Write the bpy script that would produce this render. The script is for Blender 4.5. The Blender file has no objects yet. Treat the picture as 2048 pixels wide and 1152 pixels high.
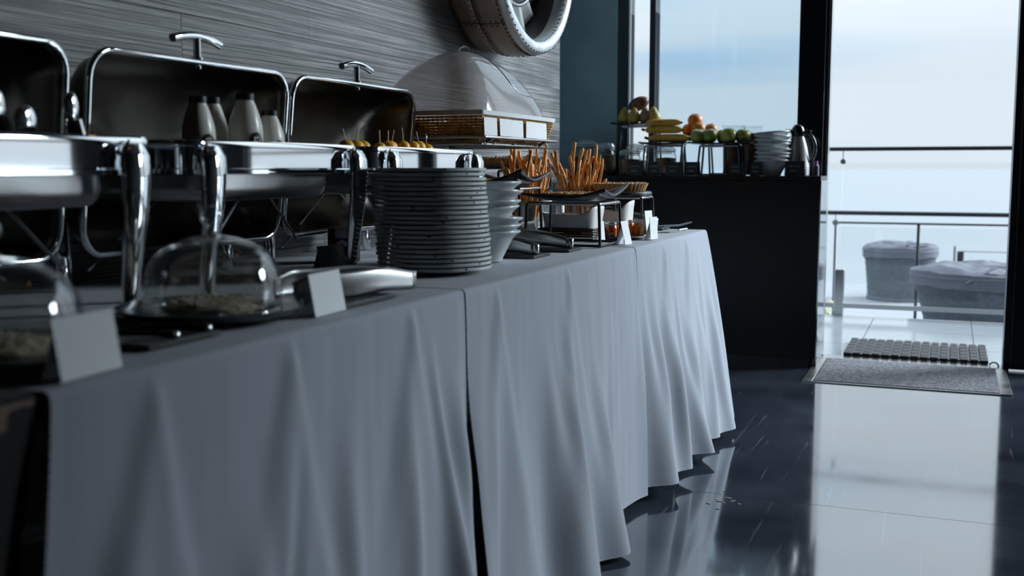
import bpy, bmesh, math, random
from mathutils import Vector, Matrix, noise
R = math.radians
sc = bpy.context.scene
rnd = random.Random(7)
C = bpy.data.collections.new('hotel_buffet'); sc.collection.children.link(C)

# ---------------------------------------------------------------- camera, world, exposure
cam = bpy.data.cameras.new('camera'); co = bpy.data.objects.new('camera', cam); C.objects.link(co)
co.location = (0, 0, 1.0); co.rotation_euler = (R(90 - 6.242), 0, R(21.925))
cam.sensor_width = 36; cam.lens = 38.25; cam.clip_start = .05; cam.clip_end = 90000
cam.dof.use_dof = True; cam.dof.focus_distance = 3.5; cam.dof.aperture_fstop = 3.3
sc.camera = co
sc.view_settings.view_transform = 'Standard'; sc.view_settings.look = 'None'
sc.view_settings.gamma = 1; sc.view_settings.use_curve_mapping = False
sc.view_settings.exposure = 0.0
sc.cycles.max_bounces = 12; sc.cycles.transparent_max_bounces = 24
sc.cycles.glossy_bounces = 6; sc.cycles.diffuse_bounces = 5
sc.cycles.caustics_reflective = False; sc.cycles.caustics_refractive = False
sc.cycles.sample_clamp_indirect = 6
try: sc.cycles.use_denoising = True
except Exception: pass

w = bpy.data.worlds.new('overcast_sky'); sc.world = w; w.use_nodes = True
nt = w.node_tree; nt.nodes.clear()
def N(t, **k):
    n = nt.nodes.new(t)
    for a, b in k.items(): setattr(n, a, b)
    return n
L = lambda a, b: nt.links.new(a, b)
tc = N('ShaderNodeTexCoord'); sep = N('ShaderNodeSeparateXYZ'); L(tc.outputs['Generated'], sep.inputs[0])
mp = N('ShaderNodeMapping'); mp.inputs['Scale'].default_value = (1.1, 1.1, 15); L(tc.outputs['Generated'], mp.inputs[0])
nz = N('ShaderNodeTexNoise'); nz.inputs['Scale'].default_value = 1.5; nz.inputs['Detail'].default_value = 4
nz.inputs['Roughness'].default_value = .45; L(mp.outputs[0], nz.inputs[0])
cr = N('ShaderNodeValToRGB'); L(nz.outputs['Fac'], cr.inputs[0])
cr.color_ramp.elements[0].position = .36; cr.color_ramp.elements[0].color = (.50, .69, .88, 1)
cr.color_ramp.elements[1].position = .60; cr.color_ramp.elements[1].color = (.76, .85, .925, 1)
# whiter haze towards the horizon and towards +X, where the sun stands behind the cloud
hz = N('ShaderNodeMapRange'); L(sep.outputs[2], hz.inputs[0])
hz.inputs[1].default_value = 0.0; hz.inputs[2].default_value = .045; hz.inputs[3].default_value = .9; hz.inputs[4].default_value = 0.0
az = N('ShaderNodeMapRange'); L(sep.outputs[0], az.inputs[0])
az.inputs[1].default_value = -.22; az.inputs[2].default_value = .0; az.inputs[3].default_value = 0.0; az.inputs[4].default_value = .82
mx0 = N('ShaderNodeMath', operation='MAXIMUM'); L(hz.outputs[0], mx0.inputs[0]); L(az.outputs[0], mx0.inputs[1])
mix = N('ShaderNodeMix', data_type='RGBA'); L(mx0.outputs[0], mix.inputs[0]); L(cr.outputs[0], mix.inputs[6])
mix.inputs[7].default_value = (.735, .83, .91, 1)
up = N('ShaderNodeMapRange'); L(sep.outputs[2], up.inputs[0])           # an overcast sky brightens towards the zenith
up.inputs[1].default_value = 0.08; up.inputs[2].default_value = 1.0; up.inputs[3].default_value = 1.0; up.inputs[4].default_value = 3.0
bg = N('ShaderNodeBackground'); L(mix.outputs[2], bg.inputs[0]); L(up.outputs[0], bg.inputs[1])
sun = bpy.data.lights.new('veiled_sun', 'SUN'); so = bpy.data.objects.new('veiled_sun', sun); C.objects.link(so)   # the sun behind the cloud layer
sun.energy = 8.0; sun.angle = R(28); sun.color = (.80, .92, 1.0)
so.rotation_euler = Vector((-math.cos(R(24)) * math.cos(R(36)), -math.cos(R(24)) * math.sin(R(36)), -math.sin(R(24)))).to_track_quat('-Z', 'Y').to_euler()
ow = N('ShaderNodeOutputWorld'); L(bg.outputs[0], ow.inputs[0])

# ---------------------------------------------------------------- materials
MATS = {}
def mat(name, col, rough=.5, metal=0., var=0., vscale=20., bump=0., bscale=60., stretch=(1, 1, 1), coat=0., ior=1.5, sheen=0., emit=None, rvar=0., sss=0.):
    if name in MATS: return MATS[name]
    m = bpy.data.materials.new(name); m.use_nodes = True; t = m.node_tree
    b = t.nodes['Principled BSDF']; ln = t.links.new
    b.inputs['Base Color'].default_value = (*col, 1); b.inputs['Roughness'].default_value = rough
    b.inputs['Metallic'].default_value = metal; b.inputs['IOR'].default_value = ior
    b.inputs['Coat Weight'].default_value = coat; b.inputs['Coat Roughness'].default_value = .05
    b.inputs['Sheen Weight'].default_value = sheen
    if sss: b.inputs['Subsurface Weight'].default_value = sss; b.inputs['Subsurface Radius'].default_value = (.02, .012, .006)
    if emit: b.inputs['Emission Color'].default_value = (*emit[0], 1); b.inputs['Emission Strength'].default_value = emit[1]
    if var or bump or rvar:
        tcn = t.nodes.new('ShaderNodeTexCoord'); mpn = t.nodes.new('ShaderNodeMapping'); mpn.inputs['Scale'].default_value = stretch
        ln(tcn.outputs['Object'], mpn.inputs[0])
    if var or rvar:
        n = t.nodes.new('ShaderNodeTexNoise'); n.inputs['Scale'].default_value = vscale; n.inputs['Detail'].default_value = 6
        ln(mpn.outputs[0], n.inputs[0])
    if var:
        r = t.nodes.new('ShaderNodeValToRGB'); ln(n.outputs['Fac'], r.inputs[0])
        r.color_ramp.elements[0].position = .3; r.color_ramp.elements[1].position = .7
        r.color_ramp.elements[0].color = tuple(max(0, c * (1 - var)) for c in col) + (1,)
        r.color_ramp.elements[1].color = tuple(min(1, c * (1 + var)) for c in col) + (1,)
        ln(r.outputs[0], b.inputs['Base Color'])
    if rvar:
        q = t.nodes.new('ShaderNodeMapRange'); ln(n.outputs['Fac'], q.inputs[0])
        q.inputs[1].default_value = .3; q.inputs[2].default_value = .7
        q.inputs[3].default_value = max(.02, rough - rvar); q.inputs[4].default_value = rough + rvar; ln(q.outputs[0], b.inputs['Roughness'])
    if bump:
        n2 = t.nodes.new('ShaderNodeTexNoise'); n2.inputs['Scale'].default_value = bscale; n2.inputs['Detail'].default_value = 5
        ln(mpn.outputs[0], n2.inputs[0]); bp = t.nodes.new('ShaderNodeBump'); bp.inputs['Strength'].default_value = bump
        bp.inputs['Distance'].default_value = .01
        ln(n2.outputs['Fac'], bp.inputs['Height']); ln(bp.outputs[0], b.inputs['Normal'])
    MATS[name] = m; return m
def glass(name, tint=(1, 1, 1), rough=.0, ior=1.45, haze=0., hcol=(.8, .8, .8)):
    if name in MATS: return MATS[name]
    m = bpy.data.materials.new(name); m.use_nodes = True; t = m.node_tree; t.nodes.clear(); ln = t.links.new
    tr = t.nodes.new('ShaderNodeBsdfTransparent'); tr.inputs[0].default_value = (*tint, 1)
    gl = t.nodes.new('ShaderNodeBsdfGlossy'); gl.inputs['Roughness'].default_value = rough
    lw = t.nodes.new('ShaderNodeLayerWeight'); lw.inputs[0].default_value = .5; pw = t.nodes.new('ShaderNodeMath'); pw.operation = 'POWER'
    ln(lw.outputs['Facing'], pw.inputs[0]); pw.inputs[1].default_value = 5; f0 = ((ior - 1) / (ior + 1)) ** 2
    fr = t.nodes.new('ShaderNodeMapRange'); ln(pw.outputs[0], fr.inputs[0]); fr.inputs[3].default_value = f0; fr.inputs[4].default_value = 1
    mx = t.nodes.new('ShaderNodeMixShader'); out = t.nodes.new('ShaderNodeOutputMaterial')
    ln(fr.outputs[0], mx.inputs[0]); ln(gl.outputs[0], mx.inputs[2])
    if haze:
        df = t.nodes.new('ShaderNodeBsdfDiffuse'); df.inputs[0].default_value = (*hcol, 1)
        m2 = t.nodes.new('ShaderNodeMixShader'); m2.inputs[0].default_value = haze
        ln(tr.outputs[0], m2.inputs[1]); ln(df.outputs[0], m2.inputs[2]); ln(m2.outputs[0], mx.inputs[1])
    else: ln(tr.outputs[0], mx.inputs[1])
    ln(mx.outputs[0], out.inputs[0]); MATS[name] = m; return m

M_black = mat('black_gloss', (.008, .009, .011), .18, var=.3, vscale=6)
M_blackm = mat('black_matt', (.012, .013, .015), .45, bump=.05)
M_blkmetal = mat('black_wire', (.015, .016, .018), .3, metal=.2)
M_slate = mat('slate', (.02, .022, .026), .4, var=.3, bump=.25, bscale=90)
M_melamine = mat('black_melamine', (.008, .008, .012), .26, ior=1.45)
M_chrome = mat('chrome', (.86, .88, .9), .045, metal=1)
M_steel = mat('brushed_steel', (.55, .56, .57), .22, metal=1, bump=.04, bscale=30, stretch=(30, 1, 1))
M_steeld = mat('steel_satin', (.42, .42, .42), .32, metal=1, rvar=.06, vscale=8)
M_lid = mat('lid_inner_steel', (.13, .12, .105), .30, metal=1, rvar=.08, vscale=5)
M_white = mat('white_card', (.80, .82, .84), .6, bump=.02)
M_china = mat('stoneware_grey', (.60, .64, .63), .2, ior=1.5)
M_bowl = mat('white_porcelain', (.66, .69, .70), .22)
M_alu = mat('dark_aluminium', (.014, .016, .022), .3, metal=.3)
M_col = mat('dark_column', (.012, .014, .020), .12, ior=1.5, rvar=.04, vscale=4)
M_glass = glass('clear_glass', (.985, .99, .99))
M_jar = glass('jar_glass', (.95, .97, .97), .02, 1.5)
M_cloche = glass('cloche_glass', (.96, .97, .97), .01, 1.9)
M_tint = glass('solar_glass', (.82, .885, .92), 0, 1.3)
M_acryl = glass('smoky_acrylic', (.78, .76, .76), .10, 1.6, .34, (.78, .77, .79))
M_stick = mat('breadstick_crust', (.74, .33, .085), .42, var=.4, vscale=60, bump=.3, bscale=120, sss=.05)
M_crust = mat('tart_crust', (.50, .24, .08), .55, var=.35, vscale=50, bump=.5, bscale=90)
M_brown = mat('brown_bread', (.16, .06, .02), .6, var=.5, vscale=50, bump=.6, bscale=80)
M_weave = mat('rattan', (.60, .34, .12), .45, var=.35, vscale=40)
M_paper = mat('baking_paper', (.66, .64, .62), .6, bump=.15, bscale=25)
M_cer = mat('cereal', (.13, .055, .022), .7, var=.75, vscale=110, bump=.8, bscale=110)
M_cer2 = mat('dried_fruit', (.09, .022, .018), .6, var=.7, vscale=90, bump=.8, bscale=90)

# ---------------------------------------------------------------- mesh helpers
class MB:
    def __init__(s): s.v = []; s.f = []
    def add(s, vs, fs, M=None):
        o = len(s.v)
        s.v += [tuple(M @ Vector(p)) if M else tuple(p) for p in vs]
        s.f += [tuple(i + o for i in f) for f in fs]; return s
    def box(s, c, d, M=None):
        x, y, z = c; a, b, h = d[0] / 2, d[1] / 2, d[2] / 2
        vs = [(x + i * a, y + j * b, z + k * h) for i in (-1, 1) for j in (-1, 1) for k in (-1, 1)]
        return s.add(vs, [(0, 1, 3, 2), (4, 6, 7, 5), (0, 4, 5, 1), (2, 3, 7, 6), (0, 2, 6, 4), (1, 5, 7, 3)], M)
    def span(s, a, b, M=None):
        return s.box([(p + q) / 2 for p, q in zip(a, b)], [abs(q - p) for p, q in zip(a, b)], M)
    def tube(s, pts, r, n=8, closed=False, up=(0, 0, 1), M=None, ry=None, cap=True):
        P = [Vector(p) for p in pts]; m = len(P); up = Vector(up)
        rs = r if hasattr(r, '__len__') else [r] * m
        ry = ry if ry is not None else rs
        ry = ry if hasattr(ry, '__len__') else [ry] * m
        vs = []
        for i in range(m):
            a = P[(i - 1) % m] if (i or closed) else P[i]; b = P[(i + 1) % m] if (i < m - 1 or closed) else P[i]
            t = (b - a).normalized() if (b - a).length > 1e-9 else Vector((0, 0, 1))
            u = up if abs(t.dot(up)) < .95 else (Vector((1, 0, 0)) if abs(t.x) < .9 else Vector((0, 1, 0)))
            x = t.cross(u).normalized(); y = x.cross(t)
            for k in range(n):
                q = 2 * math.pi * k / n; vs.append(P[i] + x * math.cos(q) * rs[i] + y * math.sin(q) * ry[i])
        fs = []
        for i in range(m if closed else m - 1):
            j = (i + 1) % m
            fs += [(i * n + k, i * n + (k + 1) % n, j * n + (k + 1) % n, j * n + k) for k in range(n)]
        if cap and not closed: fs += [tuple(range(n))[::-1], tuple((m - 1) * n + k for k in range(n))]
        return s.add(vs, fs, M)
    def lathe(s, prof, n=32, c=(0, 0, 0), M=None, sx=1, sy=1):
        vs = []; fs = []; m = len(prof)
        for r, z in prof:
            for k in range(n):
                q = 2 * math.pi * k / n; vs.append((c[0] + r * sx * math.cos(q), c[1] + r * sy * math.sin(q), c[2] + z))
        for i in range(m - 1):
            fs += [(i * n + k, i * n + (k + 1) % n, (i + 1) * n + (k + 1) % n, (i + 1) * n + k) for k in range(n)]
        if prof[0][0] > 1e-6: fs.append(tuple(range(n))[::-1])
        if prof[-1][0] > 1e-6: fs.append(tuple((m - 1) * n + k for k in range(n)))
        return s.add(vs, fs, M)
    def ball(s, c, r, M=None, n=16, rings=10, f=None):
        r = r if hasattr(r, '__len__') else (r, r, r); vs = []; fs = []
        for i in range(rings + 1):
            a = math.pi * i / rings - math.pi / 2
            for k in range(n):
                q = 2 * math.pi * k / n
                d = Vector((math.cos(a) * math.cos(q), math.cos(a) * math.sin(q), math.sin(a)))
                g = f(d) if f else 1
                vs.append((c[0] + d.x * r[0] * g, c[1] + d.y * r[1] * g, c[2] + d.z * r[2] * g))
        for i in range(rings):
            fs += [(i * n + k, i * n + (k + 1) % n, (i + 1) * n + (k + 1) % n, (i + 1) * n + k) for k in range(n)]
        return s.add(vs, fs, M)
    def grid(s, fn, nu, nv, M=None, closeu=False):
        vs = [fn(i / nu, j / nv) for j in range(nv + 1) for i in range(nu + 1)]; k = nu + 1
        return s.add(vs, [(j * k + i, j * k + i + 1, (j + 1) * k + i + 1, (j + 1) * k + i) for j in range(nv) for i in range(nu)], M)
    def prism(s, poly, z0, z1, M=None):
        n = len(poly); vs = [(x, y, z0) for x, y in poly] + [(x, y, z1) for x, y in poly]
        return s.add(vs, [tuple(range(n))[::-1], tuple(range(n, 2 * n))] + [(i, (i + 1) % n, n + (i + 1) % n, n + i) for i in range(n)], M)
    def loops(s, rings, M=None, cap0=False, cap1=False):
        n = len(rings[0]); vs = [p for r in rings for p in r]; fs = []
        for i in range(len(rings) - 1):
            fs += [(i * n + k, i * n + (k + 1) % n, (i + 1) * n + (k + 1) % n, (i + 1) * n + k) for k in range(n)]
        if cap0: fs.append(tuple(range(n))[::-1])
        if cap1: fs.append(tuple((len(rings) - 1) * n + k for k in range(n)))
        return s.add(vs, fs, M)
def root_loc(o):
    v = Vector((0, 0, 0))
    while o is not None: v += o.location; o = o.parent
    return v
def mesh(name, mb, m, ang=35):
    me = bpy.data.meshes.new(name); bm = bmesh.new()
    bv = [bm.verts.new(p) for p in mb.v]
    for f in mb.f:
        try: bm.faces.new([bv[i] for i in f])
        except ValueError: pass
    bmesh.ops.remove_doubles(bm, verts=bm.verts, dist=1e-6)
    bmesh.ops.recalc_face_normals(bm, faces=bm.faces)
    for f in bm.faces: f.smooth = True
    for e in bm.edges:
        if len(e.link_faces) == 2 and e.calc_face_angle(0) > R(ang): e.smooth = False
    bm.to_mesh(me); bm.free(); me.materials.append(m); return me
def part(name, mb, m, parent=None, bev=0, kind=None, solid=0, label=None, ang=35, sub=0, local=False):
    """one mesh object; coordinates are world ones, the parent's base is subtracted"""
    if parent is not None and not local:
        o0 = root_loc(parent); mb.v = [(p[0] - o0.x, p[1] - o0.y, p[2] - o0.z) for p in mb.v]
    o = bpy.data.objects.new(name, mesh(name, mb, m, ang)); C.objects.link(o)
    if parent is not None: o.parent = parent
    if solid: d = o.modifiers.new('solid', 'SOLIDIFY'); d.thickness = solid; d.offset = 0
    if bev: d = o.modifiers.new('bevel', 'BEVEL'); d.width = bev; d.segments = 2; d.limit_method = 'ANGLE'; d.angle_limit = R(40)
    if sub: d = o.modifiers.new('sub', 'SUBSURF'); d.levels = sub; d.render_levels = sub
    if kind: o['kind'] = kind
    if label: o['label'] = label
    return o
def tag(o, label, cat, group=None):
    o['label'] = label; o['category'] = cat
    if group: o['group'] = group
    return o
def thing(name, label, cat, loc, group=None, rz=0):
    o = bpy.data.objects.new(name, None); C.objects.link(o); o.location = loc; o.rotation_euler = (0, 0, rz)
    o.empty_display_size = .02
    return tag(o, label, cat, group)
def single(name, mb, m, loc, label, cat, group=None, **k):
    """a thing that is one mesh, its origin at loc"""
    mb.v = [(p[0] - loc[0], p[1] - loc[1], p[2] - loc[2]) for p in mb.v]
    o = part(name, mb, m, **k); o.location = loc
    return tag(o, label, cat, group)
def struct(name, mb, m, **k): return part(name, mb, m, kind='structure', **k)
def dup(root, loc, rz=None, label=None, group=None, lean=None):
    r = root.copy(); C.objects.link(r); r.location = loc
    if rz is not None: r.rotation_euler = (0, 0, rz)
    if lean: r.rotation_euler = lean
    if label: r['label'] = label
    if group: r['group'] = group
    for ch in list(root.children):
        c = ch.copy(); C.objects.link(c); c.parent = r
        for g in list(ch.children):
            d = g.copy(); C.objects.link(d); d.parent = c
    return r
def rrect(w_, h_, r, n=6):
    """rounded rectangle, points (a, b) centred on the origin"""
    o = []
    for cx, cy, a0 in ((w_ / 2 - r, h_ / 2 - r, 0), (-w_ / 2 + r, h_ / 2 - r, 90), (-w_ / 2 + r, -h_ / 2 + r, 180), (w_ / 2 - r, -h_ / 2 + r, 270)):
        for i in range(n + 1):
            a = R(a0 + 90 * i / n); o.append((cx + r * math.cos(a), cy + r * math.sin(a)))
    return o
def fold(pts, r=.02, n=4):
    """round the corners of a polyline"""
    P = [Vector(p) for p in pts]; out = [P[0]]
    for i in range(1, len(P) - 1):
        a = (P[i - 1] - P[i]); b = (P[i + 1] - P[i]); ra = min(r, a.length / 2.1, b.length / 2.1)
        p0 = P[i] + a.normalized() * ra; p1 = P[i] + b.normalized() * ra
        for k in range(n + 1):
            t = k / n; out.append(p0 * (1 - t) ** 2 + P[i] * 2 * t * (1 - t) + p1 * t * t)
    out.append(P[-1]); return out
T = .76                     # table top
K = .965                    # counter top
WX = -1.75                  # face of the panelled wall
GY = 5.95                   # glass wall

# ---------------------------------------------------------------- setting: room shell
def wallpanel_mat(i):
    c = [.14, .13, .155, .135][i % 4]
    m = bpy.data.materials.new('board_marked_panel'); m.use_nodes = True; t = m.node_tree; ln = t.links.new
    b = t.nodes['Principled BSDF']; tcn = t.nodes.new('ShaderNodeTexCoord')
    def noi(scale, sc_, det=5, dist=0.):
        mpn = t.nodes.new('ShaderNodeMapping'); mpn.inputs['Scale'].default_value = sc_; mpn.inputs['Location'].default_value = (0, i * 3.7, i * 1.3)
        ln(tcn.outputs['Object'], mpn.inputs[0]); n = t.nodes.new('ShaderNodeTexNoise'); n.inputs['Scale'].default_value = scale
        n.inputs['Detail'].default_value = det; n.inputs['Distortion'].default_value = dist; ln(mpn.outputs[0], n.inputs[0]); return n
    grain = noi(1.0, (1, 1.6, 120), 3, .5)      # raised grain lines running along the board
    blot = noi(3.2, (1, .8, 1.6), 6)
    r = t.nodes.new('ShaderNodeValToRGB'); ln(blot.outputs['Fac'], r.inputs[0])
    r.color_ramp.elements[0].position = .32; r.color_ramp.elements[0].color = (c * .40, c * .41, c * .43, 1)
    r.color_ramp.elements[1].position = .72; r.color_ramp.elements[1].color = (c * 1.9, c * 1.87, c * 1.85, 1)
    g2 = t.nodes.new('ShaderNodeValToRGB'); ln(grain.outputs['Fac'], g2.inputs[0])
    g2.color_ramp.elements[0].position = .42; g2.color_ramp.elements[0].color = (.48, .48, .48, 1)
    g2.color_ramp.elements[1].position = .6; g2.color_ramp.elements[1].color = (1.35, 1.35, 1.35, 1)
    mu = t.nodes.new('ShaderNodeMix'); mu.data_type = 'RGBA'; mu.blend_type = 'MULTIPLY'; mu.inputs[0].default_value = 1
    ln(r.outputs[0], mu.inputs[6]); ln(g2.outputs[0], mu.inputs[7]); ln(mu.outputs[2], b.inputs['Base Color'])
    rm = t.nodes.new('ShaderNodeMapRange'); ln(blot.outputs['Fac'], rm.inputs[0]); rm.inputs[1].default_value = .3; rm.inputs[2].default_value = .7
    rm.inputs[3].default_value = .36; rm.inputs[4].default_value = .58; ln(rm.outputs[0], b.inputs['Roughness'])
    bp = t.nodes.new('ShaderNodeBump'); bp.inputs['Strength'].default_value = .55; bp.inputs['Distance'].default_value = .006
    ln(grain.outputs['Fac'], bp.inputs['Height']); ln(bp.outputs[0], b.inputs['Normal']); return m
PANEL = [wallpanel_mat(i) for i in range(4)]
M_wallgrey = mat('grey_plaster', (.30, .38, .41), .5, var=.25, vscale=2.2, bump=.06, bscale=10)
M_dark = mat('dark_plaster', (.11, .115, .12), .7)
M_ceil = mat('dark_ceiling', (.06, .062, .066), .7)

m = bpy.data.materials.new('polished_concrete'); m.use_nodes = True; t = m.node_tree; b = t.nodes['Principled BSDF']; ln = t.links.new
tcn = t.nodes.new('ShaderNodeTexCoord')
def fn_noise(scale, stretch, det, rot=0., dist=0.):
    mpn = t.nodes.new('ShaderNodeMapping'); mpn.inputs['Scale'].default_value = stretch; mpn.inputs['Rotation'].default_value = (0, 0, rot)
    ln(tcn.outputs['Object'], mpn.inputs[0]); n = t.nodes.new('ShaderNodeTexNoise'); n.inputs['Scale'].default_value = scale
    n.inputs['Detail'].default_value = det; n.inputs['Distortion'].default_value = dist; ln(mpn.outputs[0], n.inputs[0]); return n
blot = fn_noise(3.0, (1, 1, 1), 7)
r = t.nodes.new('ShaderNodeValToRGB'); ln(blot.outputs['Fac'], r.inputs[0])
r.color_ramp.elements[0].position = .3; r.color_ramp.elements[0].color = (.022, .030, .045, 1)
r.color_ramp.elements[1].position = .75; r.color_ramp.elements[1].color = (.075, .090, .118, 1)
scr = [fn_noise(2.6, (22, .55, 1), 2, a, 1.2) for a in (.4, 1.9)]      # fine scuffs and scratches
acc = None
for s_ in scr:
    q = t.nodes.new('ShaderNodeMapRange'); ln(s_.outputs['Fac'], q.inputs[0]); q.inputs[1].default_value = .675; q.inputs[2].default_value = .76
    q.inputs[3].default_value = 0; q.inputs[4].default_value = 1
    if acc is None: acc = q
    else:
        mm = t.nodes.new('ShaderNodeMath'); mm.operation = 'MAXIMUM'; ln(acc.outputs[0], mm.inputs[0]); ln(q.outputs[0], mm.inputs[1]); acc = mm
mx = t.nodes.new('ShaderNodeMix'); mx.data_type = 'RGBA'; ln(acc.outputs[0], mx.inputs[0]); ln(r.outputs[0], mx.inputs[6])
mx.inputs[7].default_value = (.15, .16, .175, 1); ln(mx.outputs[2], b.inputs['Base Color'])
rr = t.nodes.new('ShaderNodeMapRange'); ln(blot.outputs['Fac'], rr.inputs[0]); rr.inputs[1].default_value = .3; rr.inputs[2].default_value = .7
rr.inputs[3].default_value = .055; rr.inputs[4].default_value = .12; ln(rr.outputs[0], b.inputs['Roughness'])
b.inputs['IOR'].default_value = 2.1; b.inputs['Coat Weight'].default_value = .5; b.inputs['Coat IOR'].default_value = 1.7; b.inputs['Coat Roughness'].default_value = .06
bp = t.nodes.new('ShaderNodeBump'); bp.inputs['Strength'].default_value = .02; bp.inputs['Distance'].default_value = .02
ln(fn_noise(1.2, (1, 1, 1), 2).outputs['Fac'], bp.inputs['Height']); ln(bp.outputs[0], b.inputs['Normal']); M_floor = m

fl = struct('floor', MB().span((-2.4, -5, -.12), (4.5, 5.98, -.02)), M_dark)
ys = [-5, .35, 3.28, 5.98]; xs = [-2.4, .55, 4.5]
for i in range(3):
    for j in range(2):
        part('slab', MB().span((xs[j] + .0012, ys[i] + .0012, -.02), (xs[j + 1] - .0012, ys[i + 1] - .0012, 0)), M_floor, fl)
struct('ceiling', MB().span((-2.4, -5, 3.9), (4.5, 5.98, 4.0)), M_ceil)
wl = struct('wall_left', MB().span((-2.4, -5, 0), (WX - .05, 4.94, 3.9)).span((-2.4, 4.94, 0), (-2.25, 6.0, 3.9)), M_wallgrey)
rows = [-.125 + .3 * k for k in range(15)]
for k in range(14):
    z0, z1 = max(0, rows[k]), min(3.9, rows[k + 1])
    cuts = [-5, -2.6 + .5 * (k % 3), .55 + .37 * ((k * 2) % 5) - .6, 2.77 if k == 5 else 2.2 + .63 * ((k * 3) % 4), 4.96]
    for a, b_ in zip(cuts, cuts[1:]):
        d = rnd.uniform(0, .0015)
        part('plank', MB().span((WX - .05, a + .0005, z0 + .0004), (WX - d, b_ - .0005, z1 - .0004)), PANEL[rnd.randrange(4)], wl, bev=.0006)
struct('wall_back', MB().span((-2.25, 5.90, 0), (-1.745, 6.0, 3.9)).span((-1.745, 5.9, 3.7), (4.5, 6.0, 3.9)), M_wallgrey)
struct('wall_right', MB().span((4.3, -5, 0), (4.5, 6.0, 3.9)), M_dark)
struct('wall_rear', MB().span((-2.4, -5.2, 0), (4.5, -5, 3.9)), M_dark)
# windows: frame, glazing
def window(i, x0, x1, fw0, fw1, gm):
    w_ = struct('window_%d' % i, MB().span((x0, 5.90, 0), (x0 + fw0, 6.0, 3.7)).span((x1 - fw1, 5.90, 0), (x1, 6.0, 3.7))
                .span((x0 + fw0, 5.9, 0), (x1 - fw1, 6.0, .06)).span((x0 + fw0, 5.9, 3.65), (x1 - fw1, 6.0, 3.7)), M_alu)
    part('pane', MB().span((x0 + fw0, GY - .006, .06), (x1 - fw1, GY + .006, 3.65)), gm, w_)
    return w_
w1 = window(1, -1.745, -1.55, .068, .014, M_glass)
part('glazing_bead', MB().span((-1.677, 5.885, .06), (-1.668, 5.9, 3.65)), M_steel, w1)
window(2, -1.55, -.76, .018, .004, M_tint)
struct('trim_1', MB().span((-.76, 5.86, 0), (-.628, 6.0, 3.7)), M_col, bev=.003)
d1 = struct('door_1', MB().span((-.628, 5.88, 0), (-.612, 6.02, 3.7)).span((.272, 5.88, 0), (.300, 6.02, 3.7)).span((-.612, 5.88, 3.65), (.272, 6.02, 3.7)), M_alu, bev=.002)
part('door_edge', MB().span((-.612, 5.90, .02), (-.604, 5.99, 3.65)), M_steel, d1)
part('threshold', MB().span((-.604, 5.90, -.004), (.272, 6.02, .006)), M_steel, d1, bev=.002)
lf = part('sliding_leaf', MB().span((.304, 5.87, .01), (.52, 5.93, 3.68)), M_black, d1, bev=.003)
part('leaf_edge', MB().span((.300, 5.875, .01), (.304, 5.925, 3.68)), M_alu, d1)
part('door_stop', MB().tube([(.235 + .022 * math.cos(a), 5.955, .004 + .022 * math.sin(a)) for a in [R(k * 22.5) for k in range(9)]], .004), M_blkmetal, d1)
window(3, .52, 2.10, .05, .03, M_glass)
struct('trim_2', MB().span((2.10, 5.85, 0), (2.62, 6.0, 3.7)), M_dark)
window(4, 2.62, 4.32, .03, .03, M_glass)

# ---------------------------------------------------------------- outside
M_sea = mat('sea_water', (.27, .29, .31), .35, ior=1.33)
struct('sea', MB().add([(60000 * math.cos(a), 60000 * math.sin(a), -26) for a in [R(i * 5) for i in range(72)]], [tuple(range(72))]), M_sea)
M_tile = mat('terrace_tile', (.37, .40, .42), .12, ior=1.5, var=.05, vscale=3)
tf = struct('terrace_floor', MB().span((-2.6, 6.03, -.16), (6.5, 7.74, -.012)), mat('grout', (.32, .34, .36), .8))
for i in range(-4, 11):
    for yy in ((6.03, 6.47), (6.47, 7.09), (7.09, 7.735)):
        x0 = -.452 + .605 * i
        part('tile', MB().span((x0 + .0025, yy[0] + .0025, -.012), (x0 + .6025, yy[1] - .0025, 0)), M_tile, tf)
M_deck = mat('grey_decking', (.30, .31, .34), .7, var=.15, vscale=4, stretch=(1, 6, 1))
ld = struct('lower_terrace_floor', MB().span((-1.75, 7.76, -.75), (8, 14.9, -.53)), M_dark)
for i in range(24): part('plank', MB().span((-1.75, 7.76 + .2975 * i, -.53), (8, 7.76 + .2975 * i + .289, -.5)), M_deck, ld)
# near balustrade
bl = thing('glass_balustrade', 'frameless glass balustrade with a dark handrail at the terrace edge beyond the door', 'railing', (-.2, 7.72, 0))
part('handrail', MB().tube([(-.86, 7.72, 1.134), (3.6, 7.72, 1.134)], .014, 10), M_alu, bl, label='dark round top rail')
for x0, x1 in ((-.86, -.695), (-.685, 1.1), (1.11, 3.0)):
    part('pane', MB().span((x0, 7.714, .095), (x1, 7.726, 1.04)), M_glass, bl)
for x in (-.70, 1.09):
    part('bracket', MB().tube([(x + .012, 7.72, 1.13), (x + .012, 7.72, 1.06)], .005).tube([(x + .012, 7.70, 1.05), (x + .012, 7.74, 1.05)], .018, 14), M_steeld, bl)
    part('clamp_post', MB().span((x - .02, 7.69, 0), (x + .045, 7.75, .32)), M_steel, bl, bev=.004, label='square brushed steel post')
part('bottom_rail', MB().span((-.86, 7.705, .055), (3.6, 7.735, .085)), M_steel, bl)
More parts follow.
